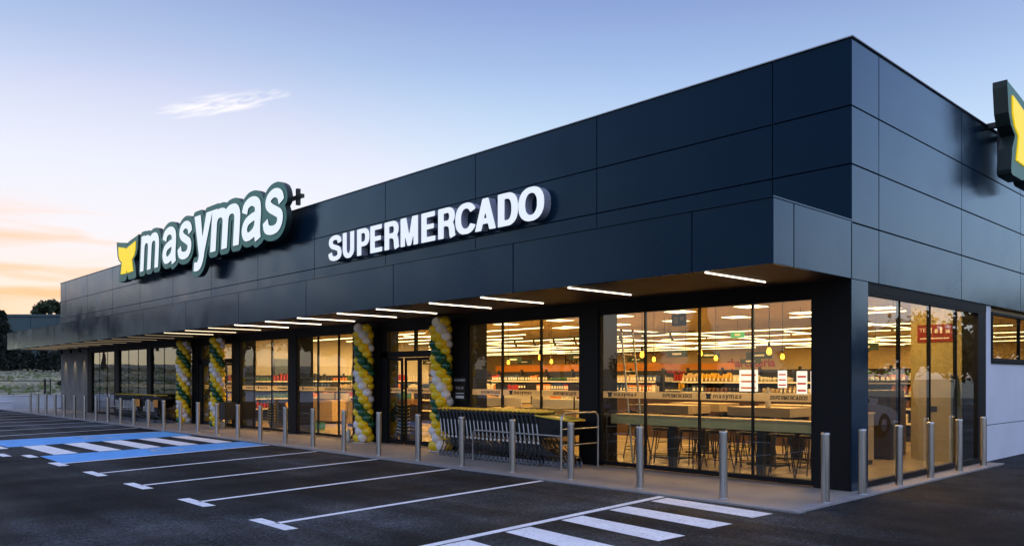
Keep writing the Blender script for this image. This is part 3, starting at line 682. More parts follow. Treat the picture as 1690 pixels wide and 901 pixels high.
# ------------------------------------------------------------------ big signs
def big_word():
    t = thing('shop_sign', 'large slanted white wordmark on dark green outline board above the canopy', 'sign', (0, -.5, 0))
    Hh, base, sh = 1.33, 5.66, .13
    spec = [('m', -27.22, 1.90), ('a', -24.98, 1.38), ('s', -23.50, 1.22), ('y', -22.12, 1.46), ('m', -20.68, 2.12), ('a', -18.46, 1.36), ('s', -17.02, 1.22)]
    allq = []
    for ch, x0, w in spec:
        q, adv = glyph(ch); q = [np.array(f, float) for f in q]; c_ = np.concatenate(q); lo_, hi_ = c_[:, 0].min(), c_[:, 0].max()
        q = [np.stack([x0 + (f[:, 0] - lo_) * w / (hi_ - lo_) + f[:, 1] * sh * Hh, base + f[:, 1] * Hh], -1) for f in q]; allq += q; c_ = np.concatenate(q)
        h = .014; a = c_.min(0) - .1; b = c_.max(0) + .1
        g = smooth(rasterise(q, a[0], a[1], int((b[0] - a[0]) / h), int((b[1] - a[1]) / h), h), 1)
        obj('letter', shape_mesh('letter', contours(g, a[0], a[1], h), .024, [M_SIGNWHITE, M_SIGNSIDE]), t, (0, -.021, 0))
    h = .022; q = allq; c_ = np.concatenate(allq); a = c_.min(0) - .4; b = c_.max(0) + .4
    g = rasterise(q, a[0], a[1], int((b[0] - a[0]) / h), int((b[1] - a[1]) / h), h)
    g = smooth(dilate(g, .185 / h), 1)
    lo = contours(g, a[0], a[1], h)
    lo = [l for l in lo if abs(sum(l[i - 1][0] * l[i][1] - l[i][0] * l[i - 1][1] for i in range(len(l)))) > .12]
    obj('outline_board', shape_mesh('outline_board', lo, .17, [M_SIGNGREEN, M_SIGNSIDE]), t)
    obj('bracket', MB().box(-15.46, -15.36, .22, .32, 6.41, 6.86).box(-15.8, -15.14, .225, .315, 6.58, 6.68).mesh('bracket', M_DKMETAL), t)
    for x in (-26.6, -24, -21.2, -18.4): obj('bracket', MB().box(x - .04, x + .04, .17, .75, 6.52, 6.60).box(x - .05, x + .05, .17, .25, 5.7, 6.85).mesh('bracket', M_DKMETAL), t)
    obj('rail', MB().box(-27, -15.9, .26, .33, 6.60, 6.68).mesh('rail', M_DKMETAL), t)
big_word()
def butterfly(label, loc, rz, W, Hh):
    t = thing('emblem_sign', label, 'sign', loc, rz)
    obj('outline_board', shape_mesh('outline_board', [[(x * W / 2, z * Hh) for x, z in BUTTER]], .24, [M_SIGNGREEN, M_SIGNSIDE]), t)
    obj('emblem', shape_mesh('emblem', [[(x * W / 2 * 1.06, z * Hh) for x, z in BUTTER_IN]], .03, [M_SIGNYEL, M_SIGNYEL]), t, (0, -.027, 0))
    for x in (-.55, .45): obj('bracket', MB().box(x - .05, x + .05, .24, .95, 1.00, 1.10).box(x - .06, x + .06, .24, .32, .3, 1.3).box(x - .05, x + .05, .72, .82, .92, 1.2).mesh('bracket', M_DKMETAL), t)
butterfly('yellow winged emblem on dark green board at left end of the white wordmark', (-28.74, -.5, 5.48), 0, 2.55, 1.66)
butterfly('tall yellow winged emblem on dark board fixed to the side facade', (.5, 6.44, 5.33), PI / 2, 2.3, 1.67)
def super_sign():
    t = thing('facade_lettering', 'raised white capital letters spelling a word along the dark front facade', 'sign', (0, -.2, 0))
    w, end = word('SUPERMERCADO', 0, 0, .66, 0, .0); sx = 7.9 / (end - .06)
    for l in w: obj('letter', shape_mesh('letter', [[(-13.83 + x * sx, 4.665 + z) for x, z in q] for q in l], .19, [M_SIGNWHITE, M_LETTERSIDE]), t)
super_sign()

# ------------------------------------------------------------------ shop lighting
def area_lamp(parent, sx, sy, e, col=(1, .54, .17), z=-.03):
    l = bpy.data.lights.new('lamp', 'AREA'); l.shape = 'RECTANGLE'; l.size = sx; l.size_y = sy; l.energy = e; l.color = col
    o = bpy.data.objects.new('lamp', l); COL.objects.link(o); o.parent = parent; o.location = (0, 0, z); return o
FZ = PZ + .004
LE = 1.7
def linear(x, y, L, rz, lab, z=3.07):
    t = thing('linear_light', lab, 'ceiling light', (x, y, z), rz, 'linear lights under the shop ceiling')
    obj('housing', MB().box(-L / 2, L / 2, -.03, .03, .0, .05).mesh('housing', M_CEIL), t)
    obj('diffuser', MB().box(-L / 2 + .01, L / 2 - .01, -.026, .026, -.02, -.001).mesh('diffuser', M_LED), t)
    w = MB()
    for s_ in (-.4, .4): w.tube([(s_ * L, 0, .06), (s_ * L, 0, 3.30 - z)], .006, 5)
    obj('hanger', w.mesh('hanger', M_DKMETAL), t); area_lamp(t, L * .98, .05, LE * L, z=-.024)
AX = 'long glowing linear light running along the shop front direction under the ceiling'
AY = 'long glowing linear light running into the depth of the shop under the ceiling'
for LI, (x0, x1, y) in enumerate(sorted(((-13.0, -10.3, 3.0), (-4.6, -1.9, 7.0), (-23.5, -12.5, 10.9), (-12.3, -3.0, 11.2), (-34, -24.6, 11.6), (-20, -8, 17.3), (-34, -22, 17), (-16, -4, 20.5), (-28, -15, 23.5), (-14, -3, 24.5), (-36, -27, 23), (-23.6, -16, 4.6), (-38, -30, 14)), key=lambda q: (q[2], -q[0]))):
    linear((x0 + x1) / 2, y, x1 - x0, 0, 'long glowing light parallel to the shop front, %s inward from the glass' % ORD[LI])
for x, y0, y1 in ((-14.2, 12.0, 22.0), (-10.6, 5.4, 16.5), (-7.5, 12.2, 22.5), (-4.2, 7.4, 17.4), (-17.5, 12, 22.6), (-21, 11.6, 20.4), (-12, 17.4, 25.2), (-9, 17.8, 25.6), (-25, 11.5, 21), (-18, 5.2, 9.8)):
    LJ = globals().get('LJ', -1) + 1; linear(x, (y0 + y1) / 2, y1 - y0, PI / 2, 'long glowing light running into the depth of the shop, %s outward from the trolley window' % ORD[LJ])
LE = 1.6; linear(-28.4, 3.2, 2.2, 0, 'short linear light in the dim room behind the far windows, nearer the balloons'); linear(-33, 4.6, 2.2, 0, 'short linear light in the dim room behind the far windows, by the concrete wall')
for x in (-3.0, -5.0, -7.0, -9.0, -11.2, -13.5):
    for y in (2.6, 5.9, 8.55):
        if x < -9.5 and y < 5: continue
        t = thing('ceiling_panel_light', 'square flush ceiling light, %s from side window, %s row from the front glass' % (ORD[int(round((-3.0 - x) / 2.1))], {2.6: 'first', 5.9: 'second', 8.55: 'third'}[y]), 'ceiling light', (x, y, 3.297), 0, 'square panels in the ceiling')
        obj('frame', MB().box(-.33, .33, -.33, .33, -.012, .0).mesh('frame', M_IWHITE), t); obj('diffuser', MB().box(-.29, .29, -.29, .29, -.018, -.0125).mesh('diffuser', M_PANELLIGHT), t)
        area_lamp(t, .56, .56, 7.5)
for y, w_ in ((1.6, 'front one'), (4.3, 'rear one')):  # lamps added to brighten the partition behind the side glass
    t = thing('ceiling_panel_light', 'added square ceiling light brightening the partition behind the side window, ' + w_, 'ceiling light', (-.95, y, 3.297), 0, 'square panels in the ceiling')
    obj('frame', MB().box(-.33, .33, -.33, .33, -.012, .0).mesh('frame', M_IWHITE), t); obj('diffuser', MB().box(-.29, .29, -.29, .29, -.018, -.0125).mesh('diffuser', M_PANELLIGHT), t); area_lamp(t, .56, .56, 10)
LE = 4.0
for i in range(10):
    for j, y in enumerate((14.9, 19.0, 22.2)): linear(-3.6 - i * 3.4, y, 3.3, 0, 'ceiling light line piece deep in the shop, %s from side window, %s line back' % (ORD[i], ORD[j]), 3.12)
for i in range(4):
    t = thing('ceiling_panel_light', 'square flush ceiling light over the checkout desks, %s from the entrance' % ORD[i], 'ceiling light', (-14.2 - i * 2.6, 3.4, 3.297), 0, 'square panels in the ceiling')
    obj('frame', MB().box(-.33, .33, -.33, .33, -.012, .0).mesh('frame', M_IWHITE), t); obj('diffuser', MB().box(-.29, .29, -.29, .29, -.018, -.0125).mesh('diffuser', M_PANELLIGHT), t); area_lamp(t, .56, .56, 8.5)
def pendant(x, y, lab, z=2.04):
    t = thing('pendant_lamp', lab, 'pendant lamp', (x, y, z), 0, 'filament pendants over the cafe tables')
    obj('cable', MB().tube([(0, 0, .16), (0, 0, 3.3 - z)], .006, 5).mesh('cable', M_DKMETAL), t)
    obj('socket', MB().lathe([(0, .17), (.022, .17), (.026, .09), (.02, .07), (0, .07)], 10).mesh('socket', M_DKMETAL), t)
    obj('bulb', MB().lathe([(0, .075), (.02, .07), (.034, .04), (.043, .005), (.038, -.03), (.022, -.048), (0, -.052)], 14).mesh('bulb', M_BULB), t)
for k, x in enumerate((-1.9, -3.25, -4.55, -5.9, -7.3)): pendant(x, 1.15, 'amber filament bulb pendant of the row nearest the window, %s from the corner column' % ORD[k])
for k, x in enumerate((-3.4, -5.0, -6.7, -8.4, -10.1, -11.8)): pendant(x, 4.4, 'amber filament bulb pendant of the rear row over the tables, %s from the side window' % ORD[k])

# hanging aisle boards
def aisle_sign(x, y, z, w, lab, m=M_GREENSIGN, rz=0):
    t = thing('aisle_sign', lab, 'sign', (x, y, z), rz, 'hanging aisle boards')
    obj('board', MB().box(-w * .34, w * .34, 0, .03, -.09, .09).mesh('board', m), t)
    obj('word_strip', MB().box(-w * .15, w * .15, -.004, -.001, -.025, .022).mesh('word_strip', M_TEXTW), t)
    b = MB()
    for s_ in (-.4, .4): b.tube([(s_ * w * .7, .015, .09), (s_ * w * .7, .015, 3.3 - z)], .005, 4)
    obj('wire', b.mesh('wire', M_DKMETAL), t)
_sg = [(-8.3, 7.6, 2.28, 1.0), (-6.0, 8.0, 2.2, 1.1), (-12.6, 8.2, 2.28, 1.1), (-9.8, 11.5, 2.35, 1.2), (-5.2, 12, 2.45, 1.2), (-13.8, 12.8, 2.3, 1.2), (-17.0, 9.5, 2.3, 1.3), (-7.4, 15.5, 2.35, 1.3), (-11.2, 16.5, 2.25, 1.3), (-3.9, 9.5, 2.4, 1.1), (-20, 13, 2.3, 1.3), (-23.5, 10.5, 2.3, 1.4), (-3.4, 14.5, 2.2, 1.1)]
_desc = ['over the first shelf run behind the left corner window pane', 'just behind the second pendant row', 'over the left part of the first shelf run', 'over the middle aisle', 'over the right aisle seen through the right pane', 'over the second shelf run', 'seen through the window left of the trolleys', 'farther back over the middle aisle', 'farther back before the rear wall lettering', 'seen through the side window', 'deep behind the trolley window', 'deep in the left part of the shop', 'deep behind the side window']
for (x, y, z, w), dsc in zip(_sg, _desc): aisle_sign(x, y, z, w, 'dark green aisle board ' + dsc)
ex = thing('exit_sign', 'small black square pictogram board hanging behind the second pane from the dark column', 'sign', (-4.45, 2.2, 2.76))
obj('board', MB().box(-.17, .17, 0, .03, -.12, .12).mesh('board', M_PLASTIC_K), ex)
obj('pictogram', MB().box(-.12, -.02, -.004, -.001, -.07, .07).box(.03, .12, -.004, -.001, -.02, .06).mesh('pictogram', mat('grey print', (.35, .36, .36), .6)), ex)
obj('wire', MB().tube([(0, .015, .12), (0, .015, .54)], .006, 5).mesh('wire', M_DKMETAL), ex)
for x, y, lab in ((-7.6, 9.6, 'small green lit emergency exit sign high behind the corner window'), (-3.6, 8.3, 'small green lit emergency exit sign high behind the side window')):
    t = thing('emergency_sign', lab, 'sign', (x, y, 2.86)); obj('board', MB().box(-.22, .22, 0, .03, -.09, .09).mesh('board', emit_mat('green exit light', (.25, .8, .2), .12) if 'green exit light' not in MATS else MATS['green exit light']), t)
    obj('arrow', MB().box(-.1, .1, -.004, -.001, -.03, .03).mesh('arrow', M_TEXTW), t)
    obj('wire', MB().tube([(0, .015, .09), (0, .015, .44)], .006, 5).mesh('wire', M_DKMETAL), t)
t = thing('wall_lettering', 'red lettering of the cold meats counter high on the rear wall', 'lettering', (-17.1, 26.58, 2.2)); font_text('letters', 'charcutería', .62, M_RED, t, (0, 0, 0), off=.012)
t = thing('wall_lettering', 'black bakery lettering on the orange canopy wall at the back', 'lettering', (-29.3, 26.58, 2.5)); font_text('letters', 'Horno', .75, M_INK, t, (0, 0, 0), off=.012)
tr = thing('track_light', 'black ceiling track with small spotlights above the back shelves', 'ceiling light', (-10, 7.3, 2.85))
obj('rail', MB().box(-5, 2.5, -.02, .02, 0, .04).mesh('rail', M_DKMETAL), tr)
sp = MB().tube([(0, 0, 0), (0, 0, -.08), (.05, .04, -.2)], .035, 8).mesh('spot_head', M_DKMETAL)
for k in range(8): obj('spot_head', sp, tr, (-4.6 + k * .9, 0, 0))
obj('wire', MB().tube([(-3, 0, .04), (-3, 0, .45)], .006, 5).tube([(1.5, 0, .04), (1.5, 0, .45)], .006, 5).mesh('wire', M_DKMETAL), tr)
rb = thing('wall_poster', 'dark red poster with white pictograms on the olive partition behind the side window', 'poster', (-.82, 5.495, 2.47))
obj('board', MB().box(-.30, .34, -.012, 0, -.17, .17).mesh('board', M_REDB), rb)
font_text('print', 'TE', .11, M_TEXTW, rb, (-.2, -.0135, .03)); pg = MB()
for k, (w, h) in enumerate(((.05, .11), (.06, .08), (.04, .12), (.07, .06))): pg.box(-.08 + k * .1, -.08 + k * .1 + w, -.015, -.0125, .0, h)
obj('pictogram', pg.mesh('pictogram', M_TEXTW), rb); obj('print_line', MB().box(-.25, .28, -.0145, -.0125, -.11, -.085).mesh('print_line', M_TEXTW), rb)

# ------------------------------------------------------------------ shelving and groceries
PCOL = [('red', (.45, .03, .02)), ('white', (.70, .66, .58)), ('yellow', (.70, .42, .04)), ('cream', (.55, .42, .24)), ('dark', (.03, .03, .035)), ('green', (.06, .16, .06)), ('orange', (.65, .22, .03)), ('brown', (.16, .07, .03)), ('blue', (.05, .09, .22))]
PM = [mat('product ' + n, c, .45, 0, .1, 6) for n, c in PCOL]
def pack_mesh(kind, m):
    if kind == 0: return MB().box(-.06, .06, -.05, .05, 0, .21).box(-.045, .045, -.052, -.0505, .05, .15, 1).mesh('packet', [m, M_TEXTW])
    if kind == 1: return MB().lathe([(0, 0), (.042, 0), (.042, .15), (.02, .2), (.016, .25), (0, .25)], 8).add([(-.03, -.0435, .04), (.03, -.0435, .04), (.03, -.0435, .11), (-.03, -.0435, .11)], [(0, 1, 2, 3)], 1).mesh('bottle', [m, M_TEXTW])
    return MB().lathe([(0, 0), (.05, 0), (.05, .11), (.046, .125), (.046, .14), (0, .14)], 10).mesh('jar', [m, M_TEXTW])
PK = {(k, i): pack_mesh(k, PM[i]) for k in range(3) for i in range(len(PM))}
PN = ('packet', 'bottle', 'jar')
def stuff_fill(name, spots):
    b = MB()
    for (x, y, z, rz, k, i) in spots:
        c, s_ = math.cos(rz), math.sin(rz); h = (.21, .25, .14)[k]; w = (.06, .04, .05)[k]
        b.box(-w, w, -.05, .05, 0, h * rnd.uniform(.8, 1.15), i, Matrix.Translation((x, y, z)) @ Matrix.Rotation(rz, 4, 'Z'))
    o = obj(name, b.mesh(name, PM), None, kind='stuff', label='rows of mixed groceries filling the deeper shop shelves', category='groceries'); return o
def gondola(x0, x1, y, Hh, lab, levels, ends=True, depth=.45):
    t = thing('shelf_unit', lab, 'shelving', ((x0 + x1) / 2, y, FZ), 0, 'dark shelving runs in the shop'); L = (x1 - x0) / 2
    obj('back_panel', MB().box(-L, L, -.02, .02, .12, Hh - .08).mesh('back_panel', M_DKMETAL), t)
    obj('plinth', MB().box(-L, L, -depth, depth, 0, .12).mesh('plinth', M_DKMETAL), t)
    sm = MB().box(-L + .03, L - .03, -depth, -.021, -.025, 0).box(-L + .03, L - .03, -depth - .012, -depth - .001, -.03, .02, 1).box(-L + .03, L - .03, .021, depth, -.025, 0).mesh('shelf', [M_DKMETAL, M_IWHITE])
    for z in levels: obj('shelf', sm, t, (0, 0, z))
    n = max(2, int(round(L * 2 / 1.33)) + 1); um = MB().box(-.03, .03, -.04, .04, 0, Hh).mesh('upright', M_DKMETAL)
    for k in range(n): obj('upright', um, t, (-L + .02 + k * (2 * L - .04) / (n - 1), -.05, .0))
    return t
fill = []; cnt = 0
LV = (.45, .82, 1.15, 1.47)
def stock(x0, x1, y, levels, individual, depth=.45, dens=.125, where=''):
    global cnt
    for z in levels:
        x = x0 + .08; run = 0; rk = -1; ik = 0
        while x < x1 - .08:
            if run == 0: k, i, run = rnd.choice((0, 0, 1, 2)), rnd.randrange(len(PM)), rnd.randint(3, 8); rk += 1; ik = 0; gap = rnd.random() < .06
            run -= 1
            if not gap:
                if z in individual:
                    o = thing(PN[k], '%s %s, %s of the %s batch on the %s shelf %s' % (PCOL[i][0], PN[k], ORD[ik], ORD[rk], 'top' if z > 1.3 else 'middle', where), PN[k], (x, y - depth + .09, FZ + z + .001), rnd.uniform(-.12, .12), 'groceries on the shelf runs behind the cafe tables', PK[k, i]); ik += 1; cnt += 1
                    fill.append((x, y - depth + .22, FZ + z + .001, 0, k, i))
                else: fill.append((x, y - depth + .08, FZ + z + .001, rnd.uniform(-.1, .1), k, i))
            x += dens * rnd.uniform(.95, 1.25)
for x0, x1, y, lab, ind in ((-9.7, -2.2, 10.2, 'long dark shelf run full of groceries, directly behind the cafe tables', (1.15, 1.47)), (-19.0, -10.9, 10.6, 'dark shelf run of packets seen through the window behind the trolleys', (1.47, 1.15))):
    gondola(x0, x1, y, 1.92, lab, LV); stock(x0, x1, y, LV, ind, where='behind the cafe tables' if x0 > -10 else 'behind the trolley window')
for k, (x0, x1, y) in enumerate(((-10.5, -2.5, 13.4), (-20.5, -12, 13.8), (-12, -3, 16.6), (-23, -13.5, 17.0), (-14, -4, 19.8), (-27, -15.5, 20.0), (-30.5, -22, 12.2), (-34, -25, 16.5))):
    gondola(x0, x1, y, 1.86, 'dark shelf run in the %s row back from the windows, %s part of the shop' % (ORD[1 + k // 2], 'right' if k % 2 == 0 else 'left'), LV[1:]); stock(x0, x1, y, LV[1:], ())
gondola(-38.5, -13.5, 26.1, 2.0, 'tall shelving wall along the rear of the shop under the orange canopy', LV); stock(-38.5, -13.5, 26.1, LV + (1.75,), ())
gondola(-12.5, -2.5, 26.1, 2.0, 'tall shelving wall at the rear right end of the shop', LV); stock(-12.5, -2.5, 26.1, LV + (1.75,), ())
g_ = gondola(-23.0 - 4.6, -23.0 + 4.6, 0, 1.78, 'dark wall shelving against the white partition, seen through the middle windows', LV); g_.location = (-23.72, 5.6, FZ); g_.rotation_euler = (0, 0, PI / 2)
for z in LV:
    y = 1.15; i = 0; run = 0
    while y < 10:
        if run == 0: i, k, run = rnd.randrange(len(PM)), rnd.choice((0, 0, 1, 2)), rnd.randint(4, 9)
        run -= 1; fill.append((-23.72 + .37, y, FZ + z + .001, PI / 2, k, i)); y += .135
for x0, x1, y, w_ in ((-22.6, -17.2, 6.4, 'first'), (-16.3, -13.2, 6.6, 'second'), (-22.4, -20.0, 10.2, 'third')):
    gondola(x0, x1, y, 1.36, 'low dark shelf run of packets behind the checkout desks, %s one from the left front' % w_, LV[:3]); stock(x0, x1, y, LV[:3], ())
for x0, x1, y, w_ in ((-23.4, -14.4, 7.6, 'over the low shelf runs'), (-23.2, -16.2, 9.2, 'over the rear low shelf run'), (-16.0, -11.4, 5.4, 'over the desks by the entrance'), (-20.5, -14.4, 2.3, 'nearest the glass'), (-23.0, -15.5, 6.0, 'between the low runs')): linear((x0 + x1) / 2, y, x1 - x0, 0, 'long glowing ceiling light seen through the middle windows, ' + w_)
stuff_fill('groceries', fill)
oc = thing('shelf_canopy', 'long orange canopy board above the rear bread shelves', 'canopy', (-28, 25.3, 2.02)); obj('fascia', MB().box(-7.5, 6.0, 0, .08, 0, .42).mesh('fascia', M_ORANGE), oc); obj('cover', MB().box(-7.5, 6.0, .08, 1.28, .34, .42).mesh('cover', M_ORANGE), oc)
oc2 = thing('shelf_canopy', 'orange canopy board over the second shelf run behind the left pane of the corner window', 'canopy', (-13.4, 14.0, 1.92)); obj('fascia', MB().box(-3.4, 3.0, 0, .06, 0, .22).mesh('fascia', M_ORANGE), oc2); obj('leg', MB().box(-3.3, -3.24, .0, .05, -1.89, 0).box(2.9, 2.96, 0, .05, -1.89, 0).mesh('leg', M_DKMETAL), oc2)
# green produce on the near run's right end, price posters
def poster(x, y, z, lab, w=.34, h=.46):
    t = thing('price_poster', lab, 'poster', (x, y, z)); obj('sheet', MB().box(-w / 2, w / 2, 0, .006, 0, h).mesh('sheet', mat('lit poster white', (.75, .75, .80), .5, emit=(.85, .85, 1), estr=.16)), t)
    b = MB()
    for k in range(3): b.box(-w * .4, w * .4, -.003, -.001, h * (.12 + .3 * k), h * (.2 + .3 * k))
    obj('print', b.mesh('print', M_ORANGE if w > .3 else M_RED), t)
    obj('stand', MB().tube([(0, .02, 0), (0, .02, FZ - z)], .012, 6).lathe([(0, FZ - z), (.12, FZ - z), (.12, FZ - z + .02), (0, FZ - z + .02)], 14).mesh('stand', M_DKMETAL), t)
poster(-3.72, 3.6, 1.33, 'white poster with orange print bands on a stand, leftmost of the lit posters', .42, .44)
poster(-3.35, 4.3, 1.40, 'small white poster on a stand beside the orange printed one', .2, .36); poster(-2.72, 3.9, 1.28, 'narrow white poster with red print right at the pane joint', .22, .46); poster(-2.32, 3.7, 1.30, 'narrow white poster with red print in the middle of the right pane', .24, .44)
def plant_bunch():
    t = thing('leafy_produce', 'bunch of fresh green leafy produce standing on the shelf run', 'produce', (-3.4, 9.9, FZ + 1.475))
    b = MB(); r = random.Random(5)
    for k in range(130):
        p = Vector((r.uniform(-.55, .55), r.uniform(-.15, .15), r.uniform(.02, .28))); a = r.uniform(0, 6.28); d = Vector((math.cos(a), math.sin(a), r.uniform(.2, 1))).normalized() * .09; n = d.cross(Vector((r.uniform(-1, 1), r.uniform(-1, 1), 1))).normalized() * .035
        b.add([p, p + d * .5 + n, p + d, p + d * .5 - n], [(0, 1, 2, 3)])
    obj('leaves', b.mesh('leaves', mat('produce green', (.08, .22, .03), .5, 0, .3, 9)), t, kind='stuff'); obj('tray', MB().box(-.6, .6, -.2, .2, 0, .06).mesh('tray', M_DKMETAL), t)
plant_bunch()

# ------------------------------------------------------------------ cafe corner
ct = thing('window_counter', 'long pale oak counter running along inside the corner window', 'counter', (-2.64, .48, FZ))
obj('top', MB().box(-1.98, 2.0, -.17, .25, .88, .93).mesh('top', M_WOOD), ct); obj('fascia', MB().box(-1.98, 2.0, -.172, -.15, .76, .879).mesh('fascia', mat('grey oak fascia', (.72, .58, .28), .5, 0, .12, 2, stretch=(1, 6, 6))), ct)
for x in (-.72, .98): obj('leg', MB().box(x - .055, x + .055, -.06, .05, 0, .879).mesh('leg', M_DKMETAL), ct)
def make_stool():
    t = thing('bar_stool', 'x', 'stool', (0, 0, 0), 0, 'high black stools in the cafe corner')
    obj('seat', MB().lathe([(0, .63), (.17, .63), (.205, .65), (.21, .675), (.18, .69), (0, .675)], 18).mesh('seat', M_PLASTIC_K), t)
    b = MB(); n = 11; rows = [(.165, .655), (.20, .70), (.215, .80), (.205, .93)]
    for off in (0, .014): b.add([((r_ + off) * math.cos(math.radians(5 + 17 * k)), (r_ + off) * math.sin(math.radians(5 + 17 * k)), z - .10 * abs(k - 5) / 5 * (z > .85)) for r_, z in rows for k in range(n)], [(i * n + k, i * n + k + 1, (i + 1) * n + k + 1, (i + 1) * n + k) for i in range(3) for k in range(n - 1)], 0, True)
    obj('backrest', b.mesh('backrest', M_PLASTIC_K), t)
    for sx in (-1, 1):
        for sy in (-1, 1): obj('leg', MB().tube([(sx * .11, sy * .11, .65), (sx * .20, sy * .20, 0)], .011, 6).mesh('leg', M_DKMETAL), t)
    obj('footrest', MB().tube([(.177, .177, .18), (-.177, .177, .18), (-.177, -.177, .18), (.177, -.177, .18), (.177, .177, .18)], .008, 5).mesh('footrest', M_DKMETAL), t)
    return t
st0 = make_stool()
for k, x in enumerate((-1.05, -1.6, -2.2, -2.8, -3.35, -3.95)):
    lab = 'high black stool under the window counter, %s from the dark corner column' % ORD[k]
    if k == 0: st0.location = (x, .98, FZ); st0['label'] = lab
    else: dup(st0, (x, .98 + rnd.uniform(-.05, .05), FZ), rnd.uniform(-.5, .5), lab)
def table(x, y, lab, w=.62):
    t = thing('high_table', lab, 'table', (x, y, FZ), 0, 'pale box tables in the cafe corner')
    obj('top', MB().box(-w, w, -.38, .38, .90, 1.06).mesh('top', M_WOOD), t)
    obj('pedestal', MB().box(-.08, .08, -.08, .08, .03, .899).mesh('pedestal', M_DKMETAL), t); obj('base', MB().box(-.3, .3, -.25, .25, 0, .03).mesh('base', M_DKMETAL), t)
tabs = [(-4.55, 2.15, 'pale oak box table beside the leaning ladder, front one'), (-4.75, 3.55, 'pale oak box table behind the one beside the ladder'), (-2.55, 2.3, 'pale oak box table with a bottle on it, behind the right pane'), (-2.75, 3.75, 'pale oak box table behind the one that carries the bottle')]
for x, y, l in tabs: table(x, y, l)
sp_ = [(-5.4, 2.1), (-3.7, 2.2), (-5.6, 3.5), (-3.9, 3.6), (-3.4, 2.5), (-1.65, 2.3), (-3.6, 3.95), (-1.8, 3.7)]
sd_ = ['left of the front table beside the ladder', 'right of the front table beside the ladder', 'left of the rear table beyond the ladder', 'right of the rear table beyond the ladder', 'left of the table with the bottle', 'right of the table with the bottle', 'left of the table behind the bottle', 'right of the table behind the bottle']
for (x, y), l in zip(sp_, sd_): dup(st0, (x, y, FZ), PI / 2 if 'left' in l else -PI / 2, 'high black stool standing ' + l)
for k, (x, y) in enumerate(((-1.35, 1.62), (-2.05, 1.55), (-3.0, 1.66), (-3.75, 1.5), (-4.9, 1.45), (-2.4, 3.05), (-4.3, 2.85))): dup(st0, (x, y, FZ), rnd.uniform(-3, 3), 'loose high black stool between counter and tables, %s from the side window' % ORD[k])
lp = thing('reflection_stand_in', 'low dark brown panel standing in for dark reflections behind the cafe tables', 'stand-in panel', (-6.0, 6.4, FZ)); obj('body', MB().box(-4.6, 4.3, -.05, .05, .0, 1.08).mesh('body', M_BROWN), lp); obj('cap', MB().box(-4.63, 4.33, -.07, .07, 1.081, 1.11).mesh('cap', M_DKMETAL), lp)  # added panel standing in for dark car park reflections in the glass
bt = thing('water_bottle', 'clear plastic water bottle standing on the pale table behind the right pane', 'bottle', (-2.45, 2.1, FZ + 1.061), me=MB().lathe([(0, 0), (.045, 0), (.05, .02), (.05, .16), (.045, .17), (.05, .19), (.048, .27), (.03, .31), (.02, .33), (.02, .36), (0, .36)], 14).mesh('water_bottle', mat('clear bottle plastic', (.55, .52, .42), .15)))
def ladder(name, lab, p0, p1, w, rungs, m):
    t = thing(name, lab, 'ladder', p0); d = Vector(p1) - Vector(p0); s_ = Vector((0, 1, 0)) * w
    for k in (0, 1): obj('rail', MB().tube([s_ * k, s_ * k + d], .018, 6).mesh('rail', m), t); obj('cap', MB().tube([s_ * k + d * .985, s_ * k + d * 1.01], .026, 6).mesh('cap', M_RED), t)
    for k in range(rungs):
        a = d * (.06 + .88 * k / (rungs - 1)); obj('rung', MB().tube([a, a + s_], .012, 6).mesh('rung', m), t)
    return t
M_ALU = mat('ladder aluminium', (.5, .48, .42), .35, .9, .05, 6)
ladder('leaning_ladder', 'aluminium ladder with red caps leaning on the dark column inside the corner window', (-4.35, .62, FZ), (-4.63, .62, 2.5), .34, 8, M_ALU)
sl_ = ladder('step_ladder', 'aluminium step ladder behind the window next to the third balloon column', (-14.35, 1.0, FZ), (-14.75, 1.15, 2.35), .4, 8, M_ALU)
obj('rear_leg', MB().tube([(-.39, .15, 2.3), (-.95, .2, 0)], .016, 6).tube([(-.39, .55, 2.3), (-.95, .6, 0)], .016, 6).mesh('rear_leg', M_ALU), sl_)
# furniture behind the side window
sc_ = thing('service_counter', 'pale oak service counter standing behind the side window', 'counter', (-1.75, 3.6, FZ))
obj('body', MB().box(-.5, .42, -.35, .35, .08, .92).mesh('body', M_WOOD), sc_); obj('plinth', MB().box(-.48, .40, -.33, .33, 0, .08).mesh('plinth', M_DKMETAL), sc_); obj('worktop', MB().box(-.52, .44, -.37, .37, .921, .95).mesh('worktop', M_WOOD), sc_)
obj('door', MB().box(-.49, -.05, -.362, -.351, .12, .88).mesh('door', M_WOOD), sc_); obj('door', MB().box(-.03, .41, -.362, -.351, .12, .88).mesh('door', M_WOOD), sc_)
cf = thing('coffee_machine', 'black vending machine beside the service counter behind the side window', 'machine', (-1.35, 5.1, FZ))
obj('body', MB().box(-.62, .0, -.3, .35, .06, 1.35).mesh('body', M_PLASTIC_K), cf); obj('front', MB().box(-.56, -.06, -.315, -.301, .3, 1.2).mesh('front', M_DKMETAL), cf); obj('foot', MB().box(-.58, -.04, -.26, .3, 0, .06).mesh('foot', M_DKMETAL), cf)
lc = thing('partition_locker', 'low olive grey cabinet against the partition behind the side window', 'cabinet', (-.7, 5.3, FZ)); obj('body', MB().box(-.28, .3, -.15, .18, 0, 1.65).mesh('body', mat('olive cabinet', (.34, .29, .14), .7)), lc); obj('plate', MB().box(-.05, .06, -.16, -.151, .95, 1.05).mesh('plate', M_PLASTIC_K), lc)
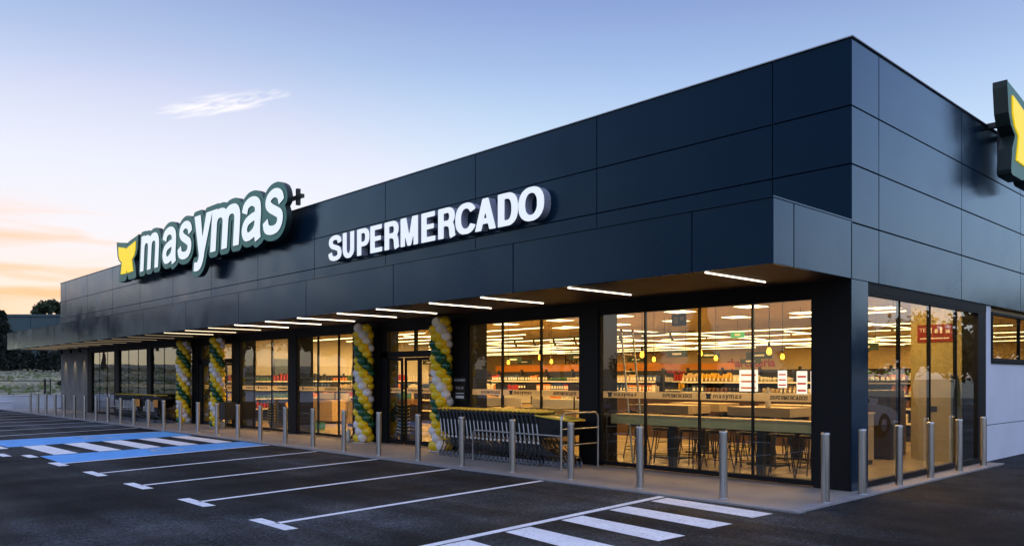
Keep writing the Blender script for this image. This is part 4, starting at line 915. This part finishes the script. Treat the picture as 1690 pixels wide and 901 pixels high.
# checkouts and goods behind the other windows
def checkout(x, y, rz, lab):
    t = thing('checkout_desk', lab, 'checkout', (x, y, FZ), rz, 'checkout desks behind the entrance')
    obj('body', MB().box(-1.1, 1.1, -.35, .35, .1, .82).mesh('body', M_WOOD), t); obj('belt', MB().box(-1.05, .6, -.28, .28, .821, .85).mesh('belt', M_DKMETAL), t); obj('plinth', MB().box(-1.05, 1.05, -.3, .3, 0, .1).mesh('plinth', M_DKMETAL), t)
    obj('monitor', MB().box(.7, .74, -.2, .2, 1.15, 1.45).box(.71, .73, -.02, .02, .82, 1.15).mesh('monitor', M_PLASTIC_K), t)
    obj('divider', MB().box(-1.1, 1.1, .36, .38, .1, 1.05).mesh('divider', M_IWHITE), t)
checkout(-11.6, 3.3, .0, 'pale oak checkout desk behind the entrance doors, nearest the door'); checkout(-12.6, 5.4, 0, 'pale oak checkout desk of the second line back from the entrance'); checkout(-17.2, 3.4, 0, 'pale oak checkout desk seen through the window left of the third balloon column'); checkout(-20.6, 3.6, 0, 'pale oak checkout desk seen left through the window with basket stack'); checkout(-8.8, 3.1, 0, 'pale oak checkout desk seen behind the trolley row')
def baskets(x, y, n, lab):
    for k in range(n):
        t = thing('shopping_basket', lab % ORD[k], 'basket', (x, y, FZ + .02 + k * .085), 0, 'stacked black baskets with yellow handles')
        obj('body', MB().add([(-.2, -.14, 0), (.2, -.14, 0), (.2, .14, 0), (-.2, .14, 0), (-.25, -.18, .22), (.25, -.18, .22), (.25, .18, .22), (-.25, .18, .22)], [(3, 2, 1, 0), (0, 1, 5, 4), (1, 2, 6, 5), (2, 3, 7, 6), (3, 0, 4, 7)]).mesh('body', M_PLASTIC_K), t)
        obj('handle', MB().tube([(-.25, -.19, .24), (-.15, -.2, .215), (.15, -.2, .215), (.25, -.19, .24)], .014, 6).mesh('handle', M_YELLOW), t)
baskets(-11.35, .62, 9, 'black basket with yellow handle, %s from the floor in the stack behind the entrance doors')
baskets(-18.6, .75, 9, 'black basket with yellow handle, %s from the floor in the stack behind the middle window')
baskets(-8.05, 1.7, 8, 'black basket with yellow handle, %s from the floor in the stack behind the trolleys')
M_CARD = mat('brown cardboard', (.25, .13, .055), .8, 0, .1, 4)
def boxes(x, y, nx, nz, where, w=.42, h=.28):
    for i in range(nx):
        for k in range(nz):
            t = thing('cardboard_box', 'brown box, %s from left, %s layer up, %s' % (ORD[i], ORD[k], where), 'box', (x + i * (w + .015), y + rnd.uniform(-.02, .02), FZ + .13 + k * (h + .001)), 0, 'cardboard boxes stacked on pallets')
            obj('body', MB().box(-w / 2, w / 2, -.2, .2, 0, h).mesh('body', M_CARD), t); obj('tape', MB().box(-w / 2 - .001, w / 2 + .001, -.025, .025, h * .6, h + .0006).mesh('tape', mat('tape', (.4, .28, .14), .4)), t)
    p = thing('pallet', 'wooden pallet carrying the cardboard boxes ' + where, 'pallet', (x + (nx - 1) * (w + .015) / 2, y, FZ))
    obj('deck', MB().box(-nx * w / 2 - .05, nx * w / 2 + .05, -.3, .3, .1, .129).mesh('deck', M_WOOD), p)
    for q in (-.8, 0, .8): obj('block', MB().box(q * nx * w / 2 - .05, q * nx * w / 2 + .05, -.29, .29, 0, .1).mesh('block', M_WOOD), p)
boxes(-15.6, 2.7, 4, 3, 'behind the window left of the third balloons'); boxes(-19.2, 4.6, 3, 3, 'behind the middle window')
def crate(x, y, z, lab, m):
    t = thing('plastic_crate', lab, 'crate', (x, y, z)); obj('body', MB().box(-.3, .3, -.2, .2, 0, .02).box(-.3, .3, -.2, -.18, .02, .22).box(-.3, .3, .18, .2, .02, .22).box(-.3, -.28, -.18, .18, .02, .22).box(.28, .3, -.18, .18, .02, .22).mesh('body', m), t); obj('rim', MB().box(-.31, .31, -.215, -.2005, .18, .22).mesh('rim', m), t)
M_GCR = mat('green crate plastic', (.05, .25, .14), .5)
crate(-15.4, 2.7, FZ + .975, 'green plastic crate on top of the box stack, left one', M_GCR); crate(-14.7, 2.7, FZ + .975, 'green plastic crate on top of the box stack, right one', M_GCR); crate(-17.4, 1.4, FZ, 'dark green plastic crate on the floor behind the middle window', M_GCR)
for x, w, h, lab in ((-38.6, 3., 1.9, 'white fridge cabinet against the far end wall, left one'), (-38.6, 3., 1.9, 'white fridge cabinet against the far end wall, right one')):
    yy = 9 if 'left' in lab else 4.5
    t = thing('fridge_cabinet', lab, 'fridge', (-39.4, yy, FZ)); obj('body', MB().box(-.45, .35, -1.5, 1.5, 0, 1.95).mesh('body', M_IWHITE), t)
    for k in range(4): obj('door', MB().box(.351, .37, -1.48 + k * .745, -.76 + k * .745, .15, 1.8).mesh('door', M_GREENSIGN), t)
tv = thing('wall_screen', 'large grey blue screen hanging in the shop behind the middle window', 'screen', (-24.12, 4.2, 2.0)); obj('panel', MB().box(-.03, .03, -.75, .75, -.35, .35).mesh('panel', mat('grey screen', (.10, .15, .20), .3)), tv); obj('pole', MB().tube([(0, 0, .35), (0, 0, 1.25)], .02, 6).mesh('pole', M_DKMETAL), tv)

# ------------------------------------------------------------------ steel bollards
def make_bollard():
    t = thing('bollard', 'x', 'bollard', (0, 0, PZ), 0, 'steel bollards along the pavement edge')
    obj('post', MB().lathe([(.0535, .004), (.0535, .872)], 28).mesh('post', M_STEEL), t)
    obj('cap', MB().lathe([(.0555, .868), (.0555, .884), (.050, .893), (.03, .898), (0, .9)], 28).mesh('cap', M_STEEL), t)
    obj('base_ring', MB().lathe([(.066, .0), (.066, .008), (.057, .012)], 24).mesh('base_ring', M_STEEL), t)
    return t
b0 = make_bollard()
BX = [-.89, -2.27, -3.63, -4.97, -6.32, -7.65, -9.0, -10.35, -11.69, -13.02, -14.35, -15.66, -17.0, -18.33, -19.66, -21.02, -22.4, -23.8, -25.15, -26.57, -27.97, -29.4, -30.8, -32.29, -33.7, -35.19, -36.6, -38.01]
for k, x in enumerate(BX):
    lab = 'steel bollard on the front kerb, %s from the zebra crossing corner' % ORD[k]
    if k == 0: b0.location = (x, -1.86, PZ); b0['label'] = lab
    else: dup(b0, (x, -1.86, PZ), rnd.uniform(0, 6), lab).rotation_euler[0] = rnd.uniform(-.006, .006)
for k, y in enumerate((-1.22, -.12, 1.15, 2.41, 3.72, 4.98)): dup(b0, (.2, y, PZ), rnd.uniform(0, 6), 'steel bollard on the side kerb, %s round the corner column side' % ORD[k] if k else 'steel bollard standing alone at the very corner of the pavement')

# ------------------------------------------------------------------ balloon columns
def balloon_mesh(m):
    pr = [(0, -.126), (.012, -.124), (.014, -.114)] + [(.112 * math.sin(a) * (1 + .05 * math.cos(a)), -.112 * math.cos(a) * 1.02) for a in [PI * k / 11 for k in range(1, 11)]] + [(0, .114)]
    b = MB().lathe(pr, 18, axis='y'); me = b.mesh('balloon', m); return me
BM = [balloon_mesh(m) for m in BALLOON]
PAT = [2, 2, 0, 0, 1, 1, 0, 0]
def balloons(x, y, seed, lab, rows=18, H=2.92):
    t = thing('balloon_column', lab, 'balloon column', (x, y, PZ), 0, 'balloon columns flanking the entrances'); r = random.Random(seed)
    obj('base_plate', MB().box(-.2, .2, -.2, .2, 0, .012).mesh('base_plate', M_IWHITE), t); obj('pole', MB().tube([(0, 0, .012), (0, 0, H)], .012, 6).mesh('pole', M_IWHITE), t)
    dz = (H - .24) / (rows - 1)
    for i in range(rows):
        for k in range(4):
            a = k * PI / 2 + (i % 2) * PI / 4 + r.uniform(-.12, .12); slot = (k * 2 + (i % 2)) % 8
            phi = a + math.radians(-130)                            # slot 0 faces the left of the viewer
            c = PAT[(i + slot + seed) % 8]; rr = .135 + r.uniform(-.014, .014)
            o = obj('balloon', BM[c], t, (rr * math.cos(phi), rr * math.sin(phi), .13 + i * dz + r.uniform(-.008, .008)))
            o.rotation_euler = (r.uniform(-.15, .15), 0, phi - PI / 2); s_ = r.uniform(1.0, 1.22); o.scale = (s_, s_, s_)
balloons(-23.53, -.28, 1, 'tall yellow, white and green balloon column nearest the far end of the shop')
balloons(-20.67, -.28, 0, 'tall twisted balloon column beside the black bin at the far entrance')
balloons(-12.02, -.28, 3, 'tall balloon column left of the main glass entrance doors')
balloons(-8.93, -.28, 2, 'tallest balloon column at the left end of the trolley row')

# ------------------------------------------------------------------ trolleys and rails
def cart_parts():
    P = {}
    b = MB()      # tapered black basket, rear (left) taller
    x0, x1 = 0, .74
    o = [(x0, -.23, .50), (x1 - .06, -.17, .58), (x1 - .06, .17, .58), (x0, .23, .50), (x0 - .04, -.25, .90), (x1, -.20, .83), (x1, .20, .83), (x0 - .04, .25, .90)]
    b.add(o, [(0, 1, 5, 4), (1, 2, 6, 5), (2, 3, 7, 6), (3, 2, 1, 0), (4, 5, 1, 0), (5, 6, 2, 1), (6, 7, 3, 2), (0, 1, 2, 3)])
    P['basket'] = b.mesh('basket', M_PLASTIC_K)
    P['rim'] = MB().tube([(-.05, -.255, .915), (x1 + .005, -.205, .845), (x1 + .005, .205, .845), (-.05, .255, .915)], .018, 6).mesh('rim', M_YELLOW)
    P['rim_dark'] = P['rim'].copy(); P['rim_dark'].materials[0] = M_PLASTIC_K
    P['seat_flap'] = MB().box(.0, .66, -.19, .19, -.006, .006, 0, Matrix.Translation((0, 0, .905)) @ Matrix.Rotation(.105, 4, 'Y')).mesh('seat_flap', M_YELLOW)
    P['handle'] = MB().tube([(-.09, -.27, .965), (-.09, .27, .965)], .02, 8).mesh('handle', M_YELLOW)
    for s_ in (-1, 1): P['handle_arm', s_] = MB().tube([(-.09, s_ * .27, .965), (-.03, s_ * .262, .86), (.0, s_ * .25, .72)], .021, 6).mesh('handle_arm', M_PLASTIC_K)
    for s_ in (-1, 1): P['upright', s_] = MB().tube([(.0, s_ * .262, .76), (.045, s_ * .26, .46)], .0145, 7).mesh('upright', mat('satin upright', (.55, .55, .56), .4, .8, .05, 8))
    b = MB()
    for s_ in (-1, 1):
        b.tube([(.03, s_ * .245, .44), (.075, s_ * .25, .33), (.085, s_ * .255, .24), (.03, s_ * .26, .16), (.02, s_ * .26, .115)], .0105, 7)
        b.tube([(.075, s_ * .25, .33), (.25, s_ * .235, .25), (.52, s_ * .20, .20), (.66, s_ * .165, .19), (.70, s_ * .16, .14)], .0105, 7)
        b.tube([(.1, s_ * .24, .50), (.22, s_ * .235, .36), (.36, s_ * .22, .235)], .009, 6)
    b.tube([(.62, -.17, .19), (.62, .17, .19)], .009, 6)
    P['frame'] = b.mesh('frame', mat('dark steel tube', (.055, .057, .06), .28, .5, .1, 8))
    P['tag'] = MB().box(.01, .06, -.262, -.252, .40, .445).mesh('tag', M_IWHITE)
    P['wheel'] = MB().lathe([(.012, -.013), (.055, -.013), (.06, -.006), (.06, .006), (.055, .013), (.012, .013)], 14, axis='y').mesh('wheel', M_RUBBER)
    P['fork'] = MB().box(-.012, .03, -.02, -.015, -.01, .06).box(-.012, .03, .015, .02, -.01, .06).box(-.012, .03, -.02, .02, .05, .06).mesh('fork', M_CHROME)
    return P
CP = cart_parts()
def cart(loc, lab, grp, rz=0, flap=False, lead=False):
    t = thing('shopping_trolley', lab, 'trolley', loc, rz + rnd.uniform(-.012, .012), grp)
    for k in ('basket', 'rim', 'handle', ('handle_arm', -1), ('handle_arm', 1), ('upright', -1), ('upright', 1), 'frame', 'tag'): obj(k if isinstance(k, str) else k[0], CP['rim_dark'] if k == 'rim' and not lead else CP[k], t)
    for x, y in ((.0, -.26), (.0, .26), (.68, -.16), (.68, .16)):
        w = obj('wheel', CP['wheel'], t, (x, y, .061)); w.rotation_euler = (0, 0, rnd.uniform(-.25, .25)); obj('fork', CP['fork'], w)
    if lead: obj('seat_flap', CP['seat_flap'], t)
    if flap: obj('flap', MB().box(.0, .45, -.272, -.258, .56, .82).mesh('flap', M_ORANGE), t)
    return t
for k in range(25): cart((-5.33 - k * .117, -.66, PZ), 'black trolley with yellow rim in the front nested row, %s from the high steel rail' % ORD[k], 'nested trolleys by the entrance', 0, False, k == 0)
for k in range(9): cart((-5.9 - k * .16, -.13 if False else -.24, PZ + .0), 'black trolley in the rear row against the window, %s from the high steel rail' % ORD[k], 'nested trolleys by the entrance')
for k in range(16): cart((-26.3 - k * .15, -.72, PZ), 'trolley in the far nested row near the concrete wall, %s from its right end' % ORD[k], 'nested trolleys by the far entrance', 0, k == 0)
for k in range(9): cart((-24.75 - k * .13, -.62, PZ), 'trolley in the short far row near the first balloons, %s from its right end' % ORD[k], 'nested trolleys by the far entrance', 0, k == 0)
def bend(p, q, r_, nd=5):
    return []
def rail(lab, loops, feet):
    t = thing('trolley_rail', lab, 'guard rail', (0, 0, PZ), 0)
    for nm, pts, r_ in loops: obj(nm, MB().tube(pts, r_, 10).mesh(nm, M_STEEL), t)
    for x, y in feet: obj('foot_plate', MB().lathe([(0, 0), (.06, 0), (.06, .008), (0, .008)], 16, c=(x, y, 0)).mesh('foot_plate', M_STEEL), t)
def hoop(a, b, h, r_=.10, n=5):
    a, b = Vector(a), Vector(b); d = (b - a).normalized(); up = Vector((0, 0, 1)); pts = [a]
    for i in range(n + 1):
        th = PI / 2 * i / n; pts.append(a + up * (h - r_) + d * (r_ - r_ * math.cos(th)) + up * (r_ * math.sin(th)))
    for i in range(n + 1):
        th = PI / 2 * i / n; pts.append(b + up * h - d * r_ + d * (r_ * math.sin(th)) - up * (r_ - r_ * math.cos(th)))
    return pts + [b]
A, B_ = (-4.62, -1.03, 0), (-4.62, -.06, 0)
rail('high steel hoop rail with two crossbars closing the right end of the trolley row', [('hoop', hoop(A, B_, .98, .12), .021), ('crossbar', [(-4.62, -1.01, .42), (-4.62, -.08, .42)], .014), ('crossbar', [(-4.62, -1.01, .70), (-4.62, -.08, .70)], .014)], [A[:2], B_[:2]])
rail('low steel rail along the front of the trolley row by the kerb', [('hoop', hoop((-7.02, -1.0, 0), (-5.0, -1.0, 0), .58, .10)[:-7] + [Vector((-4.64, -1.0, .58))], .018)], [(-7.02, -1.0)])
rail('steel hoop rail with crossbar in front of the far trolley row', [('hoop', hoop((-28.9, -1.12, 0), (-28.9, -.2, 0), .98, .12), .021), ('crossbar', [(-28.9, -1.1, .5), (-28.9, -.22, .5)], .014), ('side_bar', [(-28.9, -1.12, .5), (-26.5, -1.12, .5)], .016)], [(-28.9, -1.12), (-28.9, -.2)])
bn = thing('litter_bin', 'black box bin on thin legs beside the balloon column at the far entrance', 'bin', (-20.05, -.25, PZ))
obj('body', MB().box(-.32, .32, -.2, .2, .28, .80).mesh('body', M_PLASTIC_K), bn); obj('lid', MB().box(-.335, .335, -.215, .215, .801, .83).mesh('lid', M_DKMETAL), bn)
for sx in (-.26, .26):
    for sy in (-.15, .15): obj('leg', MB().tube([(sx, sy, 0), (sx, sy, .28)], .016, 6).mesh('leg', M_DKMETAL), bn)
ast = thing('sanitiser_stand', 'slim black upright stand beside the third balloon column', 'stand', (-12.55, -.12, PZ)); obj('column', MB().box(-.09, .09, -.05, .05, .01, .9).mesh('column', M_PLASTIC_K), ast); obj('base', MB().box(-.15, .15, -.13, .13, 0, .01).mesh('base', M_DKMETAL), ast)
wb = thing('water_bottle', 'clear bottle standing on the pavement left of the third balloon column', 'bottle', (-12.62, -.34, PZ), me=bt.data); wb.scale = (1.1, 1.1, .9)

# ------------------------------------------------------------------ beyond the car park
lw = thing('low_wall', 'long low white boundary wall beyond the far end of the car park', 'wall', (0, 0, 0)); obj('body', MB().box(-44.2, -44.0, -40, 9, -.2, .66).mesh('body', M_WHITEW), lw); obj('coping', MB().box(-44.23, -43.97, -40, 9, .661, .70).mesh('coping', M_WHITEW), lw)
lb = thing('low_block', 'low white concrete block before the boundary wall at the left', 'block', (-43.15, -5.3, 0)); obj('body', MB().box(-.3, .3, -3.7, 3.7, -.1, .36).mesh('body', M_WHITEW), lb); obj('cap', MB().box(-.33, .33, -3.73, 3.73, .361, .40).mesh('cap', M_WHITEW), lb)
fn = thing('field_fence', 'dark post and rail wire fence between the white wall and the field', 'fence', (-47.6, 0, HGT(-47.6, 0)))
pm = MB().tube([(0, 0, -.3), (0, 0, 1.55)], .035, 6).mesh('post', M_DKMETAL)
for k in range(19): obj('post', pm, fn, (0, -38 + k * 2.6, 0))
obj('post', pm, fn, (0, 1.25, 0)); obj('post', pm, fn, (0, .95, 0))
for z, r_ in ((1.45, .028), (.22, .025)): obj('rail', MB().tube([(0, -38, z), (0, 9, z)], r_, 6).mesh('rail', M_DKMETAL), fn)
wm = MB()
for k in range(5): wm.tube([(0, -38, .42 + k * .2), (0, 9, .42 + k * .2)], .005, 4)
obj('wires', wm.mesh('wires', M_DKMETAL), fn, kind='stuff')
def warehouse():
    t = thing('warehouse', 'flat roofed dark teal warehouse behind the field at the left', 'building', (-166, 26, HGT(-166, 26) - .3), math.radians(136.8 - 90))
    m = mat('dark teal cladding', (.045, .085, .095), .6, 0, .08, .2)
    obj('wall', MB().box(-60, 30, .12, 30, 0, 9.4).mesh('wall', m), t); obj('roof', MB().box(-60.3, 30.3, -.2, 30.3, 9.41, 9.85).mesh('roof', m), t)
    pmesh = MB().box(-2.46, 2.46, 0, .11, .3, 9.3).mesh('cladding_panel', m)
    for k in range(18): obj('cladding_panel', pmesh, t, (-57.5 + k * 5, 0, 0))
    for k in range(3): obj('door', MB().box(-2, 2, -.08, -.002, .3, 4.6).mesh('door', mat('grey roller door', (.09, .1, .11), .6)), t, (-12 + k * 9, 0, 0))
warehouse()
M_BARK = mat('bark', (.06, .045, .032), .9, 0, .3, 6)
LEAF = [mat('dark conifer leaf', (.012, .022, .013), .8, 0, .5, 2), mat('olive green leaf', (.035, .055, .018), .7, 0, .45, 2), mat('field shrub leaf', (.06, .07, .03), .8, 0, .4, 3)]
_TR = {}
def tree_meshes(kind, h, w, seed, leaf, n, ls):
    k = (kind, h, w, seed)
    if k in _TR: return _TR[k]
    r = random.Random(seed); tb = MB(); cb = MB(); cl = []
    th = h * (.9 if kind == 'conifer' else (.62 if kind == 'pine' else .42))
    tb.tube([(0, 0, -.4), (r.uniform(-.1, .1), r.uniform(-.1, .1), th * .5), (r.uniform(-.2, .2), r.uniform(-.2, .2), th)], .1, 8, rs=[.035 * h, .024 * h, .012 * h])
    if kind == 'conifer':
        for i in range(60):
            z = h * (.08 + .9 * (i / 60)); R = w * (1 - i / 60) ** .8 * r.uniform(.65, 1.05); a = r.uniform(0, 6.28); cl.append((Vector((R * .75 * math.cos(a), R * .75 * math.sin(a), z)), max(.25, R * .5)))
    else:
        nb = 22 if kind == 'pine' else 26
        for i in range(nb):
            a = 2.4 * i + r.uniform(-.4, .4); q = math.sqrt((i + .5) / nb)
            if kind == 'pine': c = Vector((w * q * math.cos(a), w * q * math.sin(a), h * .80 + h * .14 * (1 - q * q) + r.uniform(-.04, .04) * h)); R = w * .34
            else: c = Vector((w * .8 * q * math.cos(a), w * .8 * q * math.sin(a), h * (.42 + .46 * r.random() * (1.15 - q * .5)))); R = w * r.uniform(.26, .42)
            cl.append((c, R))
            if i % 2 == 0: tb.tube([(0, 0, th * r.uniform(.6, .95)), tuple(c * .6 + Vector((0, 0, th * .35))), tuple(c)], .05, 5, rs=[.011 * h, .007 * h, .003 * h])
    per = n // len(cl)
    for c, R in cl:
        for _ in range(per):
            d = Vector((r.gauss(0, 1), r.gauss(0, 1), r.gauss(0, .8))); d.normalize(); p = c + d * R * r.uniform(.35, 1.05)
            u = Vector((r.uniform(-1, 1), r.uniform(-1, 1), r.uniform(-.7, .7))).normalized(); v = u.cross(Vector((r.uniform(-1, 1), r.uniform(-1, 1), r.uniform(-1, 1)))).normalized()
            s_ = ls * r.uniform(.6, 1.3); cb.add([p - u * s_, p + v * s_ * .5, p + u * s_, p - v * s_ * .5], [(0, 1, 2, 3)])
    _TR[k] = (tb.mesh('trunk', M_BARK), cb.mesh('crown', LEAF[leaf])); return _TR[k]
def tree(x, y, kind, h, w, seed, leaf, lab, grp=None, n=2600, ls=.3, sc=1., z=None):
    a, b = tree_meshes(kind, h, w, seed, leaf, n, ls)
    t = thing(kind + '_tree', lab, 'tree', (x, y, HGT(x, y) if z is None else z), seed * 1.7 + x, grp); obj('trunk', a, t); obj('crown', b, t); t.scale = (sc, sc, sc)
tree(-111.2, 11.0, 'conifer', 7.6, 2.2, 1, 0, 'tall dark conifer at the far left edge before the warehouse', None, 3000, .28)
tree(-113.0, 9.4, 'conifer', 7.0, 2.0, 2, 0, 'dark conifer at the left picture edge behind the tall one', None, 3000, .28)
tree(-109.2, 13.2, 'conifer', 4.4, 1.1, 3, 0, 'slim dark conifer before the teal warehouse, middle of the three small ones', None, 1600, .22)
tree(-108.0, 14.8, 'conifer', 4.0, .8, 4, 0, 'smallest dark conifer before the teal warehouse', None, 1200, .2)
tree(-106.6, 16.1, 'conifer', 5.2, 1.2, 5, 0, 'dark conifer before the teal warehouse close to the shop corner', None, 1600, .22)
tree(-191.5, 35.3, 'pine', 14.2, 2.9, 6, 1, 'round crowned pine rising above the warehouse roof', None, 3200, .4, 1., 4.4)
def hedge():
    r = random.Random(9); b = MB(); sb = MB()
    for i in range(150):
        t_ = i / 149; p = Vector((-127 + 24 * t_, -18 + 62 * t_, 0)); p.z = HGT(p.x, p.y); H = 2.3 + .5 * math.sin(i * .7) + r.uniform(-.2, .3)
        if i % 5 == 0: sb.tube([p + Vector((0, 0, -.3)), p + Vector((0, 0, H * .7))], .06, 5)
        for _ in range(46):
            q = p + Vector((r.gauss(0, .5), r.gauss(0, .35), r.uniform(-.1, 1) * H)); u = Vector((r.uniform(-1, 1), r.uniform(-1, 1), r.uniform(-1, 1))).normalized() * .34; v = u.cross(Vector((r.uniform(-1, 1), r.uniform(-1, 1), 1))).normalized() * .2
            b.add([q - u, q + v, q + u, q - v], [(0, 1, 2, 3)])
    t = thing('hedge', 'long dark hedge along the top of the field below the warehouse', 'hedge'); obj('foliage', b.mesh('foliage', LEAF[0]), t, kind='stuff'); obj('stem', sb.mesh('stem', M_BARK), t)
hedge()
def tufts():
    r = random.Random(12); ms = [mat('dry grass', (.50, .45, .28), .9, 0, .35, 3), mat('green grass', (.18, .22, .08), .9, 0, .35, 3), mat('pale weeds', (.40, .38, .28), .9, 0, .3, 3)]
    b = MB()
    for i in range(9000):
        x = -48.3 - 75 * r.random() ** 1.5; y = r.uniform(-1, 1) * (18 - x * .35) + 5
        if y > 45: continue
        z = HGT(x, y); mi = 0 if math.sin(x * .22 + y * .09) + r.gauss(0, .5) > .2 else (1 if r.random() < .75 else 2); s_ = r.uniform(.5, 1.3)
        for k in range(3):
            a = r.uniform(0, 6.28); d = Vector((math.cos(a), math.sin(a), 0)) * .28 * s_; l = Vector((r.uniform(-.2, .2), r.uniform(-.2, .2), r.uniform(.25, .55))) * s_ * .8
            p = Vector((x + r.uniform(-.4, .4), y + r.uniform(-.4, .4), z - .05)); d *= .6; l *= .55; b.add([p - d, p + d, p + d * .7 + l, p - d * .6 + l * .8], [(0, 1, 2, 3)], mi)
    obj('field_grass', b.mesh('field_grass', ms), None, kind='stuff', label='rough dry and green grass tufts covering the field', category='grass')
tufts()
for k, (x, y, w) in enumerate(((-84, 4.5, .45), (-70, 7.5, .3))):
    tree(x, y, 'broadleaf', .6, w, 30 + k, 2, 'low grey green shrub in the field, %s' % ('widest one by the middle of the slope', 'small one near the shop corner', 'one high up under the hedge', 'tiny one just behind the fence')[k], None, 700, .16)
# trees and parked cars around the car park, seen in the glass
for k in range(9):
    x_ = 22 - k * 1.9 + rnd.uniform(-.5, .5); y = 24 + k * 2.3 + rnd.uniform(-1.5, 1.5); tree(x_, y, 'broadleaf', 6.0, 2.3, 20 + k % 3, 1, 'broadleaf tree beyond the car park opposite the side window, %s from the road end' % ORD[k], 'trees beyond the side of the car park', 2600, .2, rnd.uniform(.8, 1.2), -.05)
for k in range(14):
    x = -75 + k * 8 + rnd.uniform(-2.5, 2.5); tree(x, -52 + rnd.uniform(-4, 3), ('broadleaf', 'broadleaf', 'conifer')[k % 3], 7.5 if k % 3 < 2 else 9, 3.6 if k % 3 < 2 else 1.8, 24 + k % 3, 1, '%s tree opposite the shop front beyond the car park, %s from the field' % (('spreading', 'spreading', 'slender')[k % 3], ORD[k]), 'trees opposite the shop front', 2600, .32, rnd.uniform(.7, 1.1), -.05)
for k in range(15):
    t_ = k / 14; x = -128 + 62 * t_ + rnd.uniform(-3, 3); y = -14 - 52 * t_ + rnd.uniform(-3, 3); tree(x, y, 'broadleaf', 9.5, 4.6, 40 + k % 2, 0, 'dark spreading tree beyond the field, %s along the field edge from the hedge' % ORD[k], 'dark trees along the field edge', 2600, .4, rnd.uniform(.85, 1.25))
M_CARGLASS = mat('car glass', (.01, .012, .014), .06, 0, .05, 2, spec=.8)
def car(lab, x, y, rz, paint, cat='car'):
    t = thing('parked_car', lab, cat, (x, y, -.01), rz); P = mat(*paint)
    prof = [(-2.12, .42), (-2.15, .62), (-2.08, .88), (-1.9, .96), (-.2, .93), (.95, .90), (1.75, .80), (2.1, .66), (2.16, .45), (2.05, .28), (-1.98, .28)]
    b = MB(); n = len(prof); ys = [(-.88, .93), (-.80, 1.), (.80, 1.), (.88, .93)]
    vs = [(px * (1 - (1 - s_) * .35), yy, .6 + (pz - .6) * s_) for yy, s_ in ys for px, pz in prof]
    fs = [(i * n + j, i * n + (j + 1) % n, (i + 1) * n + (j + 1) % n, (i + 1) * n + j) for i in range(3) for j in range(n)] + [tuple(range(n)), tuple(range(3 * n, 4 * n))[::-1]]
    obj('body', b.add(vs, fs).fix('body', P), t)
    cab = [(-1.95, .93, .78), (-1.55, 1.33, .62), (-.9, 1.47, .58), (.0, 1.48, .58), (.45, 1.38, .60), (1.15, .89, .76)]
    c = MB(); m = len(cab); c.add([(px, -w, z) for px, z, w in cab] + [(px, w, z) for px, z, w in cab], [tuple(range(m)), tuple(range(m, 2 * m))[::-1]] + [(i, i + 1, m + i + 1, m + i) for i in range(m - 1)])
    obj('cabin', c.fix('cabin', P), t)
    for s_ in (-1, 1):
        for q in ([(-1.62, .97), (-1.36, 1.30), (-.85, 1.40), (-.62, 1.40), (-.62, .96)], [(-.55, .96), (-.55, 1.40), (-.02, 1.41), (.38, 1.31), (.92, .93)]):
            vs = [(px, s_ * (.78 - (z - .93) * .36 + .006), z) for px, z in q]; obj('side_window', MB().add(vs, [tuple(range(len(q)))[::s_]]).mesh('side_window', M_CARGLASS), t)
        obj('headlight', MB().box(1.98, 2.12, s_ * .62 - .16, s_ * .62 + .16, .60, .72).mesh('headlight', M_CHROME), t); obj('tail_light', MB().box(-2.14, -2.05, s_ * .66 - .12, s_ * .66 + .12, .70, .88).mesh('tail_light', M_RED), t)
        obj('mirror', MB().box(.75, .87, s_ * .86 - .08, s_ * .86 + .08, .92, 1.05).mesh('mirror', P), t)
        for px in (-1.32, 1.36):
            w = obj('wheel', MB().lathe([(.2, -.1), (.3, -.1), (.325, -.06), (.325, .06), (.3, .1), (.2, .1)], 24, axis='y').mesh('wheel', M_TYRE), t, (px, s_ * .79, .325)); obj('rim', MB().lathe([(0, -.07), (.05, -.08), (.2, -.095), (.2, .095), (.05, .08), (0, .07)], 10, axis='y', smooth=False).mesh('rim', M_CHROME), w)
    obj('windscreen', MB().add([(.5, -.57, 1.365), (.5, .57, 1.365), (1.12, .70, .925), (1.12, -.70, .925)], [(0, 1, 2, 3)]).mesh('windscreen', M_CARGLASS), t)
    obj('rear_screen', MB().add([(-1.60, -.57, 1.30), (-1.60, .57, 1.30), (-1.93, .68, .965), (-1.93, -.68, .965)], [(3, 2, 1, 0)]).mesh('rear_screen', M_CARGLASS), t)
car('white hatchback parked beside the shop, mirrored in the side window', 5.2, 10.6, math.radians(95), ('white car paint', (.72, .73, .75), .25, 0, .02, 1, 0, 1, .5, None, 0, .5))
car('dark blue hatchback parked across the car park from the shop front', -17.5, -12.2, math.radians(-5), ('blue car paint', (.02, .04, .11), .25, 0, .02, 1, 0, 1, .5, None, 0, .5))
car('dark grey hatchback parked near the field end of the car park', -27.0, -13.4, math.radians(90), ('grey car paint', (.05, .05, .055), .25, 0, .02, 1, 0, 1, .5, None, 0, .5))
